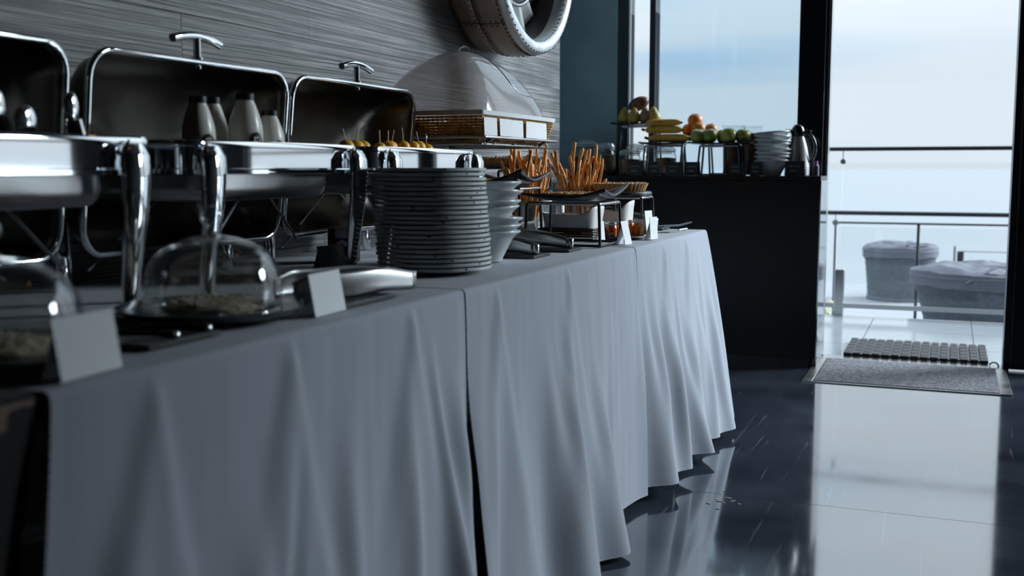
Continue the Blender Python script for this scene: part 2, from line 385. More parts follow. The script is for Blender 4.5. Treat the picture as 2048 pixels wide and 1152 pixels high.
# middle balustrade on the lower terrace
b2 = thing('lower_balustrade', 'double dark rail balustrade of the lower terrace seen through the door', 'railing', (-.2, 9.9, -.5))
part('handrail', MB().tube([(-1.3, 9.9, .62), (3.5, 9.9, .62)], .019, 10), M_alu, b2)
part('lower_rail', MB().tube([(-.93, 9.9, .535), (3.5, 9.9, .535)], .009, 8), M_alu, b2)
part('bracket', MB().tube([(-.93, 9.9, .62), (-.93, 9.9, .54)], .006).tube([(-.93, 9.87, .535), (-.93, 9.93, .535)], .026, 14), M_steeld, b2)
for x in (-.93, -.248, 1.4): part('post', MB().tube([(x, 9.9, -.5), (x, 9.9, .53)], .009 if x != -.248 else .013), M_alu, b2)
part('pane', MB().span((-.9, 9.895, -.35), (3.5, 9.905, .5)), M_glass, b2)
# far post and rail
b3 = thing('far_balustrade', 'dark post and thin rail at the far edge of the lower terrace', 'railing', (.1, 14.4, -.5))
part('post', MB().span((.055, 14.35, -.5), (.075, 14.45, .06)), M_alu, b3); part('post', MB().span((.095, 14.35, -.5), (.17, 14.45, -.005)), M_alu, b3)
part('rail', MB().tube([(.13, 14.4, .0), (4, 14.4, .0)], .012), M_steeld, b3)

# tub shaped wicker baskets
M_wick = mat('grey_wicker', (.075, .088, .11), .6, var=.2, vscale=25)
M_cov = mat('grey_cover', (.125, .13, .16), .8, bump=.3, bscale=9)
def tub(x, y, z, r0, r1, h, label, seed):
    o = thing('wicker_tub', label, 'basket', (x, y, z), 'wicker tubs on the lower terrace')
    mb = MB()
    def fnw(u, v):
        a = 2 * math.pi * u; rr_ = r0 + (r1 - r0) * v ** 1.5 + .006 * math.sin(a * 60) * math.cos(v * 55)
        return (x + rr_ * math.cos(a), y + rr_ * math.sin(a), z + h * v)
    mb.grid(fnw, 240, 26); part('woven_wall', mb, M_wick, o, ang=60)
    part('rim', MB().tube([(x + r1 * math.cos(R(k * 10)), y + r1 * math.sin(R(k * 10)), z + h) for k in range(36)], .022, 8, closed=True), M_cov, o)
    part('foot_ring', MB().tube([(x + r0 * math.cos(R(k * 10)), y + r0 * math.sin(R(k * 10)), z + .02) for k in range(36)], .018, 8, closed=True), M_wick, o)
    def fnc(u, v):
        a = 2 * math.pi * u; s_ = r1 * 1.0 * min(1, v * 1.25)
        px, py = s_ * math.cos(a), s_ * math.sin(a)
        k = noise.noise(Vector((px * 4 + seed, py * 4, seed))) ; k2 = noise.noise(Vector((px * 11, py * 11 + seed, 3)))
        zz = h + .07 * (1 - max(0, v - .5)) + .05 * k + .02 * k2 if v < .8 else h + .07 * .7 * (1 - (v - .8) / .2) - .07 * (v - .8) / .2 + .03 * k + .01 * k2
        e = 1 + (.035 if v > .8 else 0)
        return (x + px * e, y + py * e, z + zz)
    part('folded_cover', MB().grid(fnc, 64, 22), M_cov, o, ang=50)
    part('strap', MB().tube([(x - r1 * .2, y - r1 * 1.02, z + h - .02), (x + r1 * .25, y - r1 * .85, z + h + .1), (x + r1 * .75, y - r1 * .5, z + h + .09)], .03, 6, ry=.008), M_cov, o)
tub(-.52, 13.3, -.5, .345, .40, .57, 'grey wicker tub with a crumpled folded cover, the farther of the two', 2.1)
tub(.21, 8.95, -.5, .32, .47, .70, 'wide grey wicker tub with a flat cover, close behind the glass balustrade', 5.3)
# shrub by the post
sh = MB(); rs = random.Random(3)
for i in range(170):
    c = Vector((-.93 + rs.gauss(0, .10), 8.9 + rs.gauss(0, .12), -.45 + abs(rs.gauss(.16, .13))))
    a = Vector((rs.uniform(-1, 1), rs.uniform(-1, 1), rs.uniform(-.2, 1))).normalized(); bb = a.orthogonal().normalized() * .014
    sh.add([c, c + a * .035 + bb, c + a * .08, c + a * .035 - bb], [(0, 1, 2, 3)])
pl = thing('shrub', 'low yellow-green shrub beside the steel balustrade post', 'plant', (-.93, 8.9, -.5))
part('foliage', sh, mat('yellow_leaf', (.42, .40, .10), .6, var=.4, vscale=15), pl, kind='stuff')
part('stem', MB().tube([(-.93, 8.9, -.5), (-.92, 8.9, -.25)], .012, 6), mat('bark', (.08, .06, .04), .8), pl)

# mats at the door
M_felt = mat('grey_felt', (.20, .20, .215), .95, var=.55, vscale=75, bump=.5, bscale=90, ior=1.08)
mt = thing('entrance_mat', 'light grey felt mat in a metal frame inside the open door', 'mat', (-.17, 5.55, 0))
part('felt', MB().span((-.572, 5.235, .001), (.235, 5.88, .008)), M_felt, mt, bev=.002)
part('frame', MB().span((-.622, 5.215, 0), (-.576, 5.885, .007)).span((.239, 5.215, 0), (.288, 5.885, .007)).span((-.576, 5.215, 0), (.239, 5.231, .005)), M_steeld, mt, bev=.001)
m2 = thing('scraper_mat', 'black rubber scraper mat with ribs lying outside the doorway', 'mat', (-.15, 6.26, 0))
M_rub = mat('black_rubber', (.012, .013, .014), .6, bump=.4, bscale=120)
M_gap = mat('grey_bristle', (.16, .165, .17), .8, bump=.5, bscale=200)
for i in range(15):
    x0 = -.502 + .0482 * i; mb = MB()
    for q in range(10): mb.box((x0 + .018, 6.03 + .0545 * q, .0135), (.036, .0525, .021 + .003 * ((q + i) % 2)))
    part('rib', mb, M_rub, m2, bev=.001)
    if i < 14: part('bristle_strip', MB().span((x0 + .0385, 6.005, .003), (x0 + .0455, 6.545, .020)), M_gap, m2)
part('backing', MB().span((-.505, 6.0, 0), (.214, 6.55, .003)), M_rub, m2)
# paint chips on the floor
pc = MB(); rs = random.Random(5)
for i in range(9):
    c = Vector((-.60 + rs.gauss(0, .035), 3.22 + rs.gauss(0, .04), .0012)); a = rs.uniform(0, 3.1); l = rs.uniform(.006, .018)
    pc.box((0, 0, 0), (l, .005, .001), Matrix.Translation(c) @ Matrix.Rotation(a, 4, 'Z'))
o = part('floor_chips', pc, mat('pale_chip', (.45, .43, .40), .7)); o['kind'] = 'stuff'; o['label'] = 'small pale flakes scattered on the dark floor in front of the cloth'; o['category'] = 'debris'
# ceiling spots, warm
for i, (x, y) in enumerate(((-.35, .2), (-.35, 2.3), (-.2, 4.2))):
    s_ = thing('ceiling_spot', ['warm ceiling spotlight above the near end of the buffet', 'warm ceiling spotlight above the middle of the buffet', 'warm ceiling spotlight above the far end of the buffet'][i], 'lamp', (x, y, 3.1), 'ceiling spotlights')
    part('housing', MB().lathe([(.055, .1), (.055, 0), (.045, 0), (.04, .03)], 20, (x, y, 3.1)), M_blackm, s_)
    part('bulb', MB().ball((x, y, 3.125), (.03, .03, .02), n=12, rings=8), mat('warm_bulb', (1, .6, .3), .5, emit=((1, .45, .15), 14)), s_)

# ---------------------------------------------------------------- buffet table and cloths
M_cloth = mat('grey_cotton', (.36, .385, .445), .85, bump=.05, bscale=350, sheen=.15)
M_bcloth = mat('black_cotton', (.012, .013, .016), .9, sheen=.1)
M_wood = mat('plain_wood', (.16, .10, .06), .6)
tb = thing('buffet_table', 'long folding table hidden beneath the grey cloths', 'table', (-1.33, 1.9, 0))
part('tabletop', MB().span((-1.735, -.6, .725), (-.915, 4.325, .752)), M_wood, tb)
for y in (-.5, 1.2, 2.8, 4.2):
    for x in (-1.66, -1.0): part('leg', MB().tube([(x, y, 0), (x, y, .73)], .018, 8), M_steeld, tb)
def sm(t): t = max(0, min(1, t)); return t * t * (3 - 2 * t)
def cloth(Ya, Yb, seed, label, m_=M_cloth, flare=.075, endflare=0., cat='tablecloth', x0=-.903, hem0=.03, fan=(), lid=False, skew=.17):
    rr_ = random.Random(seed); Lx = Yb - Ya
    folds = []
    n = max(3, int(Lx * 13))
    for i in range(n):
        yc = (i + rr_.uniform(.15, .85)) / n * Lx
        folds.append((yc, rr_.uniform(.012, .034), rr_.uniform(.006, .026) * rr_.choice((1, 1, 1, -.6)), rr_.uniform(-.10, .10), rr_.uniform(0, .3), rr_.uniform(.015, .07)))
    def f(u, v):
        y = u * Lx
        if v < .3:
            t = v / .3; x = -1.742 + (x0 - .012 + 1.742) * t
            wr = noise.noise(Vector((x * 2.2, (Ya + y) * 2.6, seed))) * .0012
            if lid: wr += 0
            z = T - .0016 + wr
            for yf in fan: z += 0.0
            return (x, Ya + y, min(z, T - .0006))
        t = (v - .3) / .7
        if t < .06:
            a = t / .06 * math.pi / 2; return (x0 - .012 + .012 * math.sin(a), Ya + y, T - .013 + .012 * math.cos(a) - .0006)
        h = (t - .06) / .94
        hem = hem0 + .018 * noise.noise(Vector((y * 1.7, seed, 0))) - .012 * math.sin(y / Lx * math.pi)
        x = x0 + flare * h ** .85 + endflare * sm((u - .55) / .45) * h
        yy = y - skew * h
        for yc, w_, a_, sl, h0, grow in folds:
            if h > h0 * .8:
                g = sm((h - h0 * .8) / .45); ww = w_ + grow * h
                x += a_ * 1.5 * g * (.35 + .9 * h) * math.exp(-((y - yc - sl * h) / ww) ** 2)
        for yf in fan:                                         # pleats spreading from a pinched point at the edge
            for sg in (-1, -.35, .3, .9):
                x += .020 * h ** .7 * math.exp(-((y + Ya - yf - sg * .17 * h) / (.012 + .05 * h)) ** 2)
        x += .006 * (.25 + h) * noise.noise(Vector((y * 13, h * 1.1, seed * 3.1))) + .0012 * noise.noise(Vector((y * 30, h * 2.5, seed)))
        return (x, Ya + yy, T - .014 - h * (T - .014 - hem))
    mb = MB().grid(f, int(Lx * 130) + 10, 110)
    o = single('tablecloth', mb, m_, ((-1.3), (Ya + Yb) / 2, T - .02), label, cat, 'grey tablecloths side by side' if m_ is M_cloth else None, ang=80)
    return o
cloth(.895, 1.985, 11, 'grey tablecloth whose skirt hangs in front of the glass cake domes', fan=(1.06, 1.36, 1.75))
cloth(1.992, 3.268, 23, 'long grey tablecloth skirt below the tall plate stack', fan=(2.62, 2.15))
cD = cloth(3.276, 4.335, 37, 'grey tablecloth whose flared corner hangs at the far end of the table', endflare=.085, hem0=.045, fan=(3.62, 3.95))
cloth(-.55, .889, 51, 'black cloth covering the nearest end of the table', M_bcloth, flare=.0, x0=-.915)
ed = MB()
def fe(u, v):
    return (-1.742 + u * .835 + .13 * sm(u) * v, 4.337 + (.012 + .02 * math.sin(u * 22)) * v - .168 * v * sm(u), T - .004 - v * (T - .05))
ed.grid(fe, 60, 30)
part('end_drop', ed, M_cloth, cD, ang=80)

# ---------------------------------------------------------------- chafing dishes
def chafer(yc, label, inset=(.078, .078)):
    W, zt = .62, 1.053
    o = thing('chafing_dish', label, 'chafing dish', (-1.45, yc, T), 'open chafing dishes')
    def ring(s, z): return [(-1.4575 + a, yc + b, z) for a, b in rrect(.355 + s, W + s, .04 + s / 2)]
    part('frame', MB().loops([ring(-.02, zt - .004), ring(-.016, zt + .001), ring(.0, zt + .001), ring(.006, zt - .004), ring(.006, zt - .010), ring(.0, zt - .012), ring(.0, zt - .052), ring(.004, zt - .054), ring(.004, zt - .062), ring(-.01, zt - .064)]), M_chrome, o, ang=40)
    def r2(s, z, r=.05): return [(-1.455 + a, yc + b, z) for a, b in rrect(.30 + s, W - .16 + s, r + s / 2)]
    part('water_pan', MB().loops([r2(.0, .998), r2(0, .965), r2(-.01, .95), r2(-.03, .940), r2(-.06, .937)], cap1=True), M_steeld, o, ang=50)
    def r3(s, z, r=.03): return [(-1.4575 + a, yc + b, z) for a, b in rrect(.325 + s, W - .03 + s, r)]
    part('food_pan', MB().loops([r3(.0, zt - .003), r3(-.012, zt - .004), r3(-.03, .995), r3(-.035, .99)], cap1=True), M_steeld, o, ang=50)
    for s in (-1, 1):
        for fr in (1, 0):
            y = yc + s * (W / 2 - inset[s > 0]); xf, dx = (-1.274, 1) if fr else (-1.63, -1)
            pts = [(xf + dx * .0, y, 1.036), (xf + dx * .011, y, 1.034), (xf + dx * .015, y, 1.02), (xf + dx * .016, y, .98), (xf + dx * .012, y, .93), (xf + dx * .004, y, .87), (xf - dx * .004, y, .81), (xf - dx * .006, y, .77), (xf - dx * .005, y, T + .0005)]
            part('leg', MB().tube(pts, [.014, .027, .032, .032, .029, .025, .021, .018, .0165], 14, up=(1, 0, 0), ry=[.006, .012, .015, .015, .014, .012, .010, .009, .009]), M_chrome, o, ang=60)
    # cross braces below the pan, lower shelf rail
    part('brace', MB().tube([(-1.36, yc - .155, .845), (-1.36, yc + .0, .99)], .0028, 6).tube([(-1.36, yc + .155, .845), (-1.36, yc + .0, .99)], .0028, 6), M_steeld, o)
    part('brace', MB().tube([(-1.58, yc - .25, .80), (-1.58, yc + .0, .96)], .0028, 6).tube([(-1.58, yc + .25, .80), (-1.58, yc + .0, .96)], .0028, 6), M_steeld, o)
    # lid, opened: it hangs upright behind the pan, leaning a little forward
    tilt = R(12); H2, Wl = .388, .645; cz, cx = 1.030, -1.665
    def lp(a, b, d):        # a along the table, b up in the lid plane, d away from the rim (backwards)
        return (cx + .155 + b * math.sin(tilt) * 1.0 * .5 - d * math.cos(tilt), yc + .005 + a, cz + b * math.cos(tilt * .5) + d * math.sin(tilt) * .4)
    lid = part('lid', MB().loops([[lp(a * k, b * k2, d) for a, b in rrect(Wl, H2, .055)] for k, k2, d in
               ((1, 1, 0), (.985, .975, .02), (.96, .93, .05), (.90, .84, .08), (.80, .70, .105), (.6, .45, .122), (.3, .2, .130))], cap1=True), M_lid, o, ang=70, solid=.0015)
    part('lid_rim', MB().tube([lp(a, b, -.001) for a, b in rrect(Wl + .004, H2 + .004, .056)], .0070, 8, closed=True, up=(1, 0, 0)), M_chrome, lid, ang=60)
    hx, hy, hz_ = lp(0, H2 / 2, .01); st = MB()
    st.tube([(hx, hy, hz_ - .012), (hx, hy, hz_ + .052)], .0082, 10).tube([(hx, hy, hz_ - .002), (hx, hy, hz_ + .012)], .0125, 10)
    st.tube([(hx, hy + .078 * t_, hz_ + .057 - .012 * t_ * t_) for t_ in [k / 6 - 1 for k in range(13)]], .0092, 10, up=(1, 0, 0))
    part('handle', st, M_chrome, lid, ang=60)
    return o
chafer(1.222, 'open chrome chafing dish nearest the camera, holding serving spoons')
chafer(1.928, 'open chrome chafing dish with white milk bottles standing in it', (.042, .050))
chafer(2.60, 'open chrome chafing dish with picks in yellow fruit, behind the plate stack', (.075, .045))
# spoons in the first dish
M_spoon = M_chrome
for i, (y, z, dy, h, lb) in enumerate(((1.305, 1.10, .05, .05, 'bright spoon bowl leaning at the left, in the nearest chafing dish'), (1.362, 1.078, .03, .04, 'round ladle in the middle of the nearest chafing dish'), (1.463, 1.105, .045, .05, 'chrome spoon leaning over the far edge of the nearest chafing dish'))):
    s_ = thing('serving_spoon', lb, 'spoon', (-1.40, y + dy, .991), 'spoons in the nearest chafing dish')
    part('handle', MB().tube([(-1.40, y + dy, .992), (-1.40, y + dy * .35, z - .02)], .005, 6), M_spoon, s_)
    part('spoon_bowl', MB().ball((-1.40, y, z), (.008, .017 if i != 1 else .024, .026), n=14, rings=10), M_spoon, s_)
# milk bottles in the second dish
M_milk = mat('milk_white', (.86, .83, .76), .25); M_cap = mat('black_cap', (.008, .008, .009), .35)
def bottle(y, x, zt, r, label, mark=True, h=.165):
    z0 = .9915; h = zt - z0
    o = thing('milk_bottle', label, 'bottle', (x, y, z0), 'milk bottles in the chafing dish')
    k = r / .036
    pr = [(.001, .0), (.033 * k, .0), (.036 * k, .004), (.036 * k, h * .52), (.035 * k, h * .60), (.030 * k, h * .72), (.022 * k, h * .86), (.0175 * k, h * .92), (.0175 * k, h * .95)]
    part('body', MB().lathe(pr, 28, (x, y, z0)), M_milk, o, ang=60)
    part('cap', MB().lathe([(.001, h * .92), (.0195 * k, h * .92), (.0195 * k, h), (.001, h)], 24, (x, y, z0)), M_cap, o)
    if mark:
        d = MB(); mk = MB()
        def onb(a, b, off): q = a / (r + .0) + R(-18); return (x + (r + off) * math.cos(q), y + (r + off) * math.sin(q), z0 + h * .40 + b)
        d.add([onb(0, 0, .0008)] + [onb(.017 * k * math.cos(R(15 * i)), .019 * k * math.sin(R(15 * i)), .0008) for i in range(24)], [(0, i + 1, (i + 1) % 24 + 1) for i in range(24)])
        lb = part('label', d, M_cap, o, label='round black label')
        for pts in (((-.006, .009), (.005, .009), (.005, .006), (-.006, .006)), ((-.006, .009), (-.003, .009), (-.003, -.008), (-.006, -.008)), ((-.006, .001), (.003, .001), (.003, -.002), (-.006, -.002)), ((-.006, -.006), (.006, -.006), (.006, -.009), (-.006, -.009))):
            mk.add([onb(a, b, .0014) for a, b in pts], [(0, 1, 2, 3)])
        part('lettering', mk, M_milk, lb)
bottle(1.802, -1.40, 1.143, .033, 'milk bottle standing apart at the left of the four')
bottle(1.925, -1.46, 1.150, .033, 'milk bottle half hidden behind the tallest one', False)
bottle(1.938, -1.385, 1.157, .036, 'tallest milk bottle, in front of the half hidden one')
bottle(2.048, -1.40, 1.127, .032, 'shortest milk bottle, nearest the second T handle')
# yellow fruit pieces with clear picks in the third dish
M_yel = mat('yellow_fruit', (.80, .40, .02), .35, var=.3, vscale=40, sss=.1); M_pick = mat('clear_pick', (.62, .66, .68), .12)
rs = random.Random(12)
for i in range(13):
    y = 2.365 + i * .0395 + rs.uniform(-.006, .006); x = -1.40 + rs.uniform(-.02, .02); r_ = rs.uniform(.017, .0225)
    o = thing('fruit_pick', 'yellow fruit piece with a clear pick in the chafing dish behind the plates', 'fruit', (x, y, 1.026 - .01), 'fruit picks in the chafing dish')
    z = 1.067 - .006 + (.006 if 5 < i < 11 else 0)
    part('fruit_piece', MB().ball((x, y, z - .008), (r_, r_, r_ * .95), n=16, rings=10), M_yel, o)
    if i not in (2, 5, 9): part('pick', MB().tube([(x, y, z), (x + rs.uniform(-.01, .01), y + rs.uniform(-.004, .016), z + rs.uniform(.033, .046))], .0016, 6).ball((x, y, z), .001), M_pick, o)
o = thing('fruit_bed', 'layer of yellow fruit filling the chafing dish behind the plates', 'food', (-1.44, 2.60, .9915))
fb = MB(); rs = random.Random(4)
for i in range(90):
    fb.ball((rs.uniform(-1.56, -1.33), rs.uniform(2.36, 2.84), 1.006 + rs.uniform(-.004, .02)), .017, n=8, rings=6)
part('fruit_pieces', fb, M_yel, o, kind='stuff')
# fuel can with a chef's hat label under the second dish
o = thing('fuel_can', 'black chafing fuel can with a white chef hat on its label', 'can', (-1.475, 2.482, T))
cx, cy = -1.475, 2.482; rc = .042
part('body', MB().lathe([(.001, 0), (rc, 0), (rc, .083), (rc - .004, .086), (.001, .086)], 32, (cx, cy, T)), M_cap, o)
def onc(a, z, off=.0006): q = R(-66) + a; return (cx + (rc + off) * math.cos(q), cy + (rc + off) * math.sin(q), T + z)
lb = MB().grid(lambda u, v: onc(-.42 + .75 * u, .062 + .024 * v), 6, 1)
part('white_band', lb, M_white, o)
ht = MB()
for (a, z, r_) in ((-.16, .047, .007), (.0, .050, .008), (.16, .047, .007)):
    ht.add([onc(a, z, .0012)] + [onc(a + r_ / rc * math.cos(R(30 * i)), z + r_ * math.sin(R(30 * i)), .0012) for i in range(12)], [(0, i + 1, (i + 1) % 12 + 1) for i in range(12)])
ht.grid(lambda u, v: onc(-.13 + .26 * u, .030 + .018 * v, .0014), 4, 1); ht.grid(lambda u, v: onc(-.15 + .3 * u, .024 + .003 * v, .0014), 4, 1)
part('chef_hat_mark', ht, M_white, o)
dt = MB().grid(lambda u, v: onc(-.42 + .36 * u, .006 + .008 * v, .0012), 4, 1).grid(lambda u, v: onc(.0 + .36 * u, .006 + .008 * v, .0012), 4, 1)
part('lettering', dt, M_white, o)

# ---------------------------------------------------------------- plates and bowls
rs = random.Random(21)
def plate_mesh():
    r = .1335; pr = [(.001, .003), (.072, .0035), (.080, .0045), (.100, .0105), (r - .006, .0145), (r - .0015, .0175), (r, .0165), (r + .0004, .0112), (r - .003, .0098), (.104, .0062), (.084, .001), (.078, 0), (.001, 0)]
    return mesh('dinner_plate', MB().lathe(pr, 64), M_china, 50)
pm = plate_mesh()
dm = mesh('rim_dot', MB().ball((0, 0, 0), (.0012, .0042, .0019), n=8, rings=6), M_cap)
NP = 22
for i in range(NP):
    o = bpy.data.objects.new('dinner_plate', pm); C.objects.link(o)
    t_ = i / (NP - 1)
    o.location = (-1.117 - .014 * t_ + rs.uniform(-.0018, .0018), 2.292 - .004 * t_ + rs.uniform(-.002, .002), T + .0003 + .0107 * i)
    a = R(rs.uniform(-105, 10)); tag(o, 'grey stoneware dinner plate within the tall stack on the grey cloth', 'plate', 'dinner plates in the stack')
    if i == NP - 1: o['label'] = 'topmost grey dinner plate of the tall stack'
    if i == 0: o['label'] = 'lowest grey dinner plate, resting on the cloth under the stack'
    d = bpy.data.objects.new('rim_dot', dm); C.objects.link(d); d.parent = o
    d.location = (.1334 * math.cos(a), .1334 * math.sin(a), .0148); d.rotation_euler = (0, 0, a)
def bowl_profile(r, b, h):
    return [(.001, .006), (b * .85, .007), (b, .012), (r - .016, h - .012), (r - .008, h - .004), (r - .001, h + .001), (r, h - .001), (r - .001, h - .004), (r - .012, h - .011), (r - .020, h - .020), (b + .005, .010), (b + .003, .001), (b, 0), (.001, 0)]
bm_ = mesh('bowl', MB().lathe(bowl_profile(.094, .043, .080), 56), M_bowl, 50)
def bowl_stack(x, y, z, offs, group, labels, seed, tilts, sc_=1.0):
    r_ = random.Random(seed)
    for i, dz in enumerate(offs):
        o = bpy.data.objects.new('bowl', bm_); C.objects.link(o)
        o.location = (x + r_.uniform(-.002, .002), y + r_.uniform(-.002, .002), z + dz); o.scale = (sc_,) * 3
        o.rotation_euler = (R(tilts[i][0]), R(tilts[i][1]), r_.uniform(0, 6))
        o.rotation_euler = (R(tilts[i][0]), R(tilts[i][1]), 0)
        tag(o, labels[0] if i == 0 else labels[2] if i == len(offs) - 1 else labels[1], 'bowl', group)
bowl_stack(-1.125, 2.608, T + .0004, [0, .020, .038, .062, .081, .108, .127], 'bowls behind the plate stack',
           ('lowest white bowl of the stack behind the dinner plates', 'white flared bowl within the stack behind the dinner plates', 'topmost white bowl of the stack behind the dinner plates'), 4,
           [(0, 0), (1, 2), (-1.5, 2), (2, -2), (0, 1), (-2, 2), (0, 0)])
bowl_stack(-.862, 5.72, K + .0004, [0, .021, .040, .061, .084, .103, .123, .143], 'bowls on the black counter',
           ('lowest white bowl of the stack on the black counter', 'white conical bowl within the stack on the black counter', 'topmost white bowl of the stack on the black counter'), 9,
           [(0, 0), (0, 0), (1.5, 2), (-1, 3), (0, -1), (0, 3), (-1, 1), (0, -4)], 1.0)

# ---------------------------------------------------------------- glass domes
def cloche(x, y, label, plabel, clabel, seed):
    z = T
    p = MB().lathe([(.001, .010), (.10, .011), (.135, .016), (.150, .024), (.1515, .0235), (.137, .012), (.095, .002), (.06, 0), (.001, 0)], 64, (x, y, z))
    o = single('cake_plate', p, mat('dark_stoneware', (.10, .11, .11), .22), (x, y, z), plabel, 'plate', 'plates under the glass domes', ang=50)
    rb = random.Random(seed); cm = MB()
    cm.ball((x, y, z + .020), (.080, .080, .016), n=28, rings=10, f=lambda d: 1 + .12 * noise.noise(d * 3 + Vector((seed, 0, 0))))
    ck = thing('cake', clabel, 'food', (x, y, z + .012), 'cakes under the glass domes')
    part('crumb', cm, mat('cake_crumb', (.56, .46, .33), .85, var=.4, vscale=70, bump=.7, bscale=90), ck, ang=80)
    tp = MB()
    for i in range(60):
        a, q = rb.uniform(0, 6.28), rb.uniform(0, .066) ; tp.ball((x + q * math.cos(a), y + q * math.sin(a), z + .034 - q * .08), rb.uniform(.003, .007), n=6, rings=4)
    part('crumb_topping', tp, mat('cake_topping', (.62, .54, .42), .85, var=.3, vscale=60), ck, kind='stuff')
    g = thing('glass_dome', label, 'glass dome', (x, y, z + .014), 'glass domes over cakes')
    pr = [(.106, .0), (.107, .012), (.1065, .045), (.101, .068), (.088, .090), (.066, .106), (.040, .115), (.016, .119), (.001, .120)]
    z1 = z + .0145
    part('dome', MB().lathe(pr, 64, (x, y, z1)), M_cloche, g, ang=80, solid=.004)
    part('knob', MB().lathe([(.020, .119), (.012, .124), (.008, .130), (.0085, .136), (.016, .141), (.0195, .150), (.017, .160), (.010, .166), (.001, .168)], 28, (x, y, z1)), glass('knob_glass', (.88, .90, .91), .02, 2.6), g, ang=80)
    part('rim', MB().tube([(x + .107 * math.cos(R(6 * k)), y + .107 * math.sin(R(6 * k)), z1 + .003) for k in range(60)], .0028, 8, closed=True), glass('knob_glass'), g, ang=80)
cloche(-1.093, 1.432, 'clear glass cake dome with ball knob in front of the chrome legs', 'wide dark plate under the glass dome that has a ball knob in view', 'flat crumb cake under the glass dome with the ball knob in view', 3.3)
cloche(-1.085, .985, 'blurred glass dome cut by the left picture edge, behind the large white card', 'dark plate under the nearest glass dome', 'pale crumb cake under the nearest glass dome', 8.1)
for (nm, x, y, dx, dy, rz, lb) in (('slate_board', -1.06, 1.215, .17, .15, .06, 'black slate board between the two glass domes'), ('slate_board', -1.06, 1.70, .20, .20, .05, 'black slate board under the wide steel tongs')):
    single(nm, MB().box((x, y, T + .004), (dx, dy, .008)), M_slate, (x, y, T), lb, 'board', 'slate boards on the cloth', bev=.001)
for i, (a, b_, lb) in enumerate((((-1.13, 1.18), (-.985, 1.275), 'dark serving fork with bright handle end, farther of the two on the slate'), ((-1.13, 1.13), (-.985, 1.205), 'dark serving fork with bright handle end, nearer of the two on the slate'))):
    o = thing('serving_fork', lb, 'fork', (a[0], a[1], T + .008), 'serving forks')
    A = Vector((a[0], a[1], T + .0125)); B = Vector((b_[0], b_[1], T + .0125)); d = (B - A); n_ = Vector((-d.y, d.x, 0)).normalized()
    part('handle', MB().tube([A + d * .45 + Vector((0, 0, .004)), A + d * .8 + Vector((0, 0, .003)), B], [.004, .005, .0052], 8), M_black, o)
    part('end_cap', MB().ball(B, .0058, n=10, rings=8), M_chrome, o)
    f = MB().tube([A + d * .3, A + d * .46 + Vector((0, 0, .004))], .0042, 8)
    for k in (-1, 0, 1): f.tube([A + n_ * k * .008, A + d * .2 + n_ * k * .007, A + d * .3], .0018, 6)
    part('tines', f, M_blkmetal, o)

# ---------------------------------------------------------------- cards
def card(a, b_, z, h, label, lean=.30, m_=M_white, writing=0, sgn=1, back=True):
    """an upright card whose foot runs from a to b, leaning away from the aisle; a folded foot holds it"""
    A = Vector((a[0], a[1], z + .0006)); B = Vector((b_[0], b_[1], z + .0006)); d = B - A; n_ = Vector((d.y, -d.x, 0)).normalized() * sgn
    up_ = (Vector((0, 0, 1)) - n_ * lean).normalized() * h; th = n_ * .0012
    o = thing('table_card' if m_ is M_white else 'chalk_label', label, 'card', ((A + B) / 2), 'cards on the buffet' if m_ is M_white else 'chalk labels on the counter')
    vs = [A, B, B + up_, A + up_]
    part('face', MB().add([v + th for v in vs] + [v - th * .2 for v in vs], [(0, 1, 2, 3), (7, 6, 5, 4), (0, 4, 5, 1), (1, 5, 6, 2), (2, 6, 7, 3), (3, 7, 4, 0)]), m_, o)
    if back:
        ft = -n_ * h * .55
        tp = A + up_ * .8; tq = B + up_ * .8
        part('stand', MB().add([tp, tq, tq * 1 + Vector((0, 0, A.z - tq.z)) + ft * .45, tp + Vector((0, 0, A.z - tp.z)) + ft * .45] + [v + n_ * .0008 for v in (tp, tq, tq + Vector((0, 0, A.z - tq.z)) + ft * .45, tp + Vector((0, 0, A.z - tp.z)) + ft * .45)],
             [(0, 1, 2, 3), (7, 6, 5, 4), (0, 4, 5, 1), (1, 5, 6, 2), (2, 6, 7, 3), (3, 7, 4, 0)]), m_, o)
    if writing:
        rw = random.Random(writing); ln_ = MB()
        for row in ((.66, .15, .75), (.34, .2, .62)):
            pts = []
            for k in range(26):
                t_ = row[1] + (row[2] - row[1]) * k / 25
                pts.append(A + d * t_ + up_ * (row[0] + .075 * math.sin(k * 1.9 + rw.random())) + th * 1.6)
            ln_.tube(pts, .0011, 4)
        part('chalk_script', ln_, mat('chalk', (.33, .36, .38), .9), o)
    return o
card((-.922, .930), (-.930, 1.036), T, .072, 'large blank white card at the near end of the grey cloth', .16)
card((-.950, 1.505), (-.957, 1.612), T, .070, 'blank white card in front of the steel tongs and glass dome', .18)
M_bcard = mat('black_card', (.010, .013, .018), .5)
o = card((-1.352, 2.165), (-1.337, 2.262), T, .062, 'black card with its back to us, left of the chafing leg', .14, M_bcard)
card((-1.335, 3.44), (-1.325, 3.535), T, .062, 'white card between the steel breadstick cup and the brown loaf', .30)
card((-1.068, 3.435), (-1.063, 3.47), T, .068, 'narrow white card beside the paper lined loaf', .1)
card((-.955, 3.335), (-.948, 3.388), T, .076, 'white card in front of the amber honey jars', .24)
card((-.945, 3.61), (-.938, 3.68), T, .076, 'white card right of the small honey bottles, in front of its twin', .06)
card((-.985, 3.715), (-.975, 3.775), T, .094, 'tilted white card standing behind its twin, right of the honey bottles', .12)

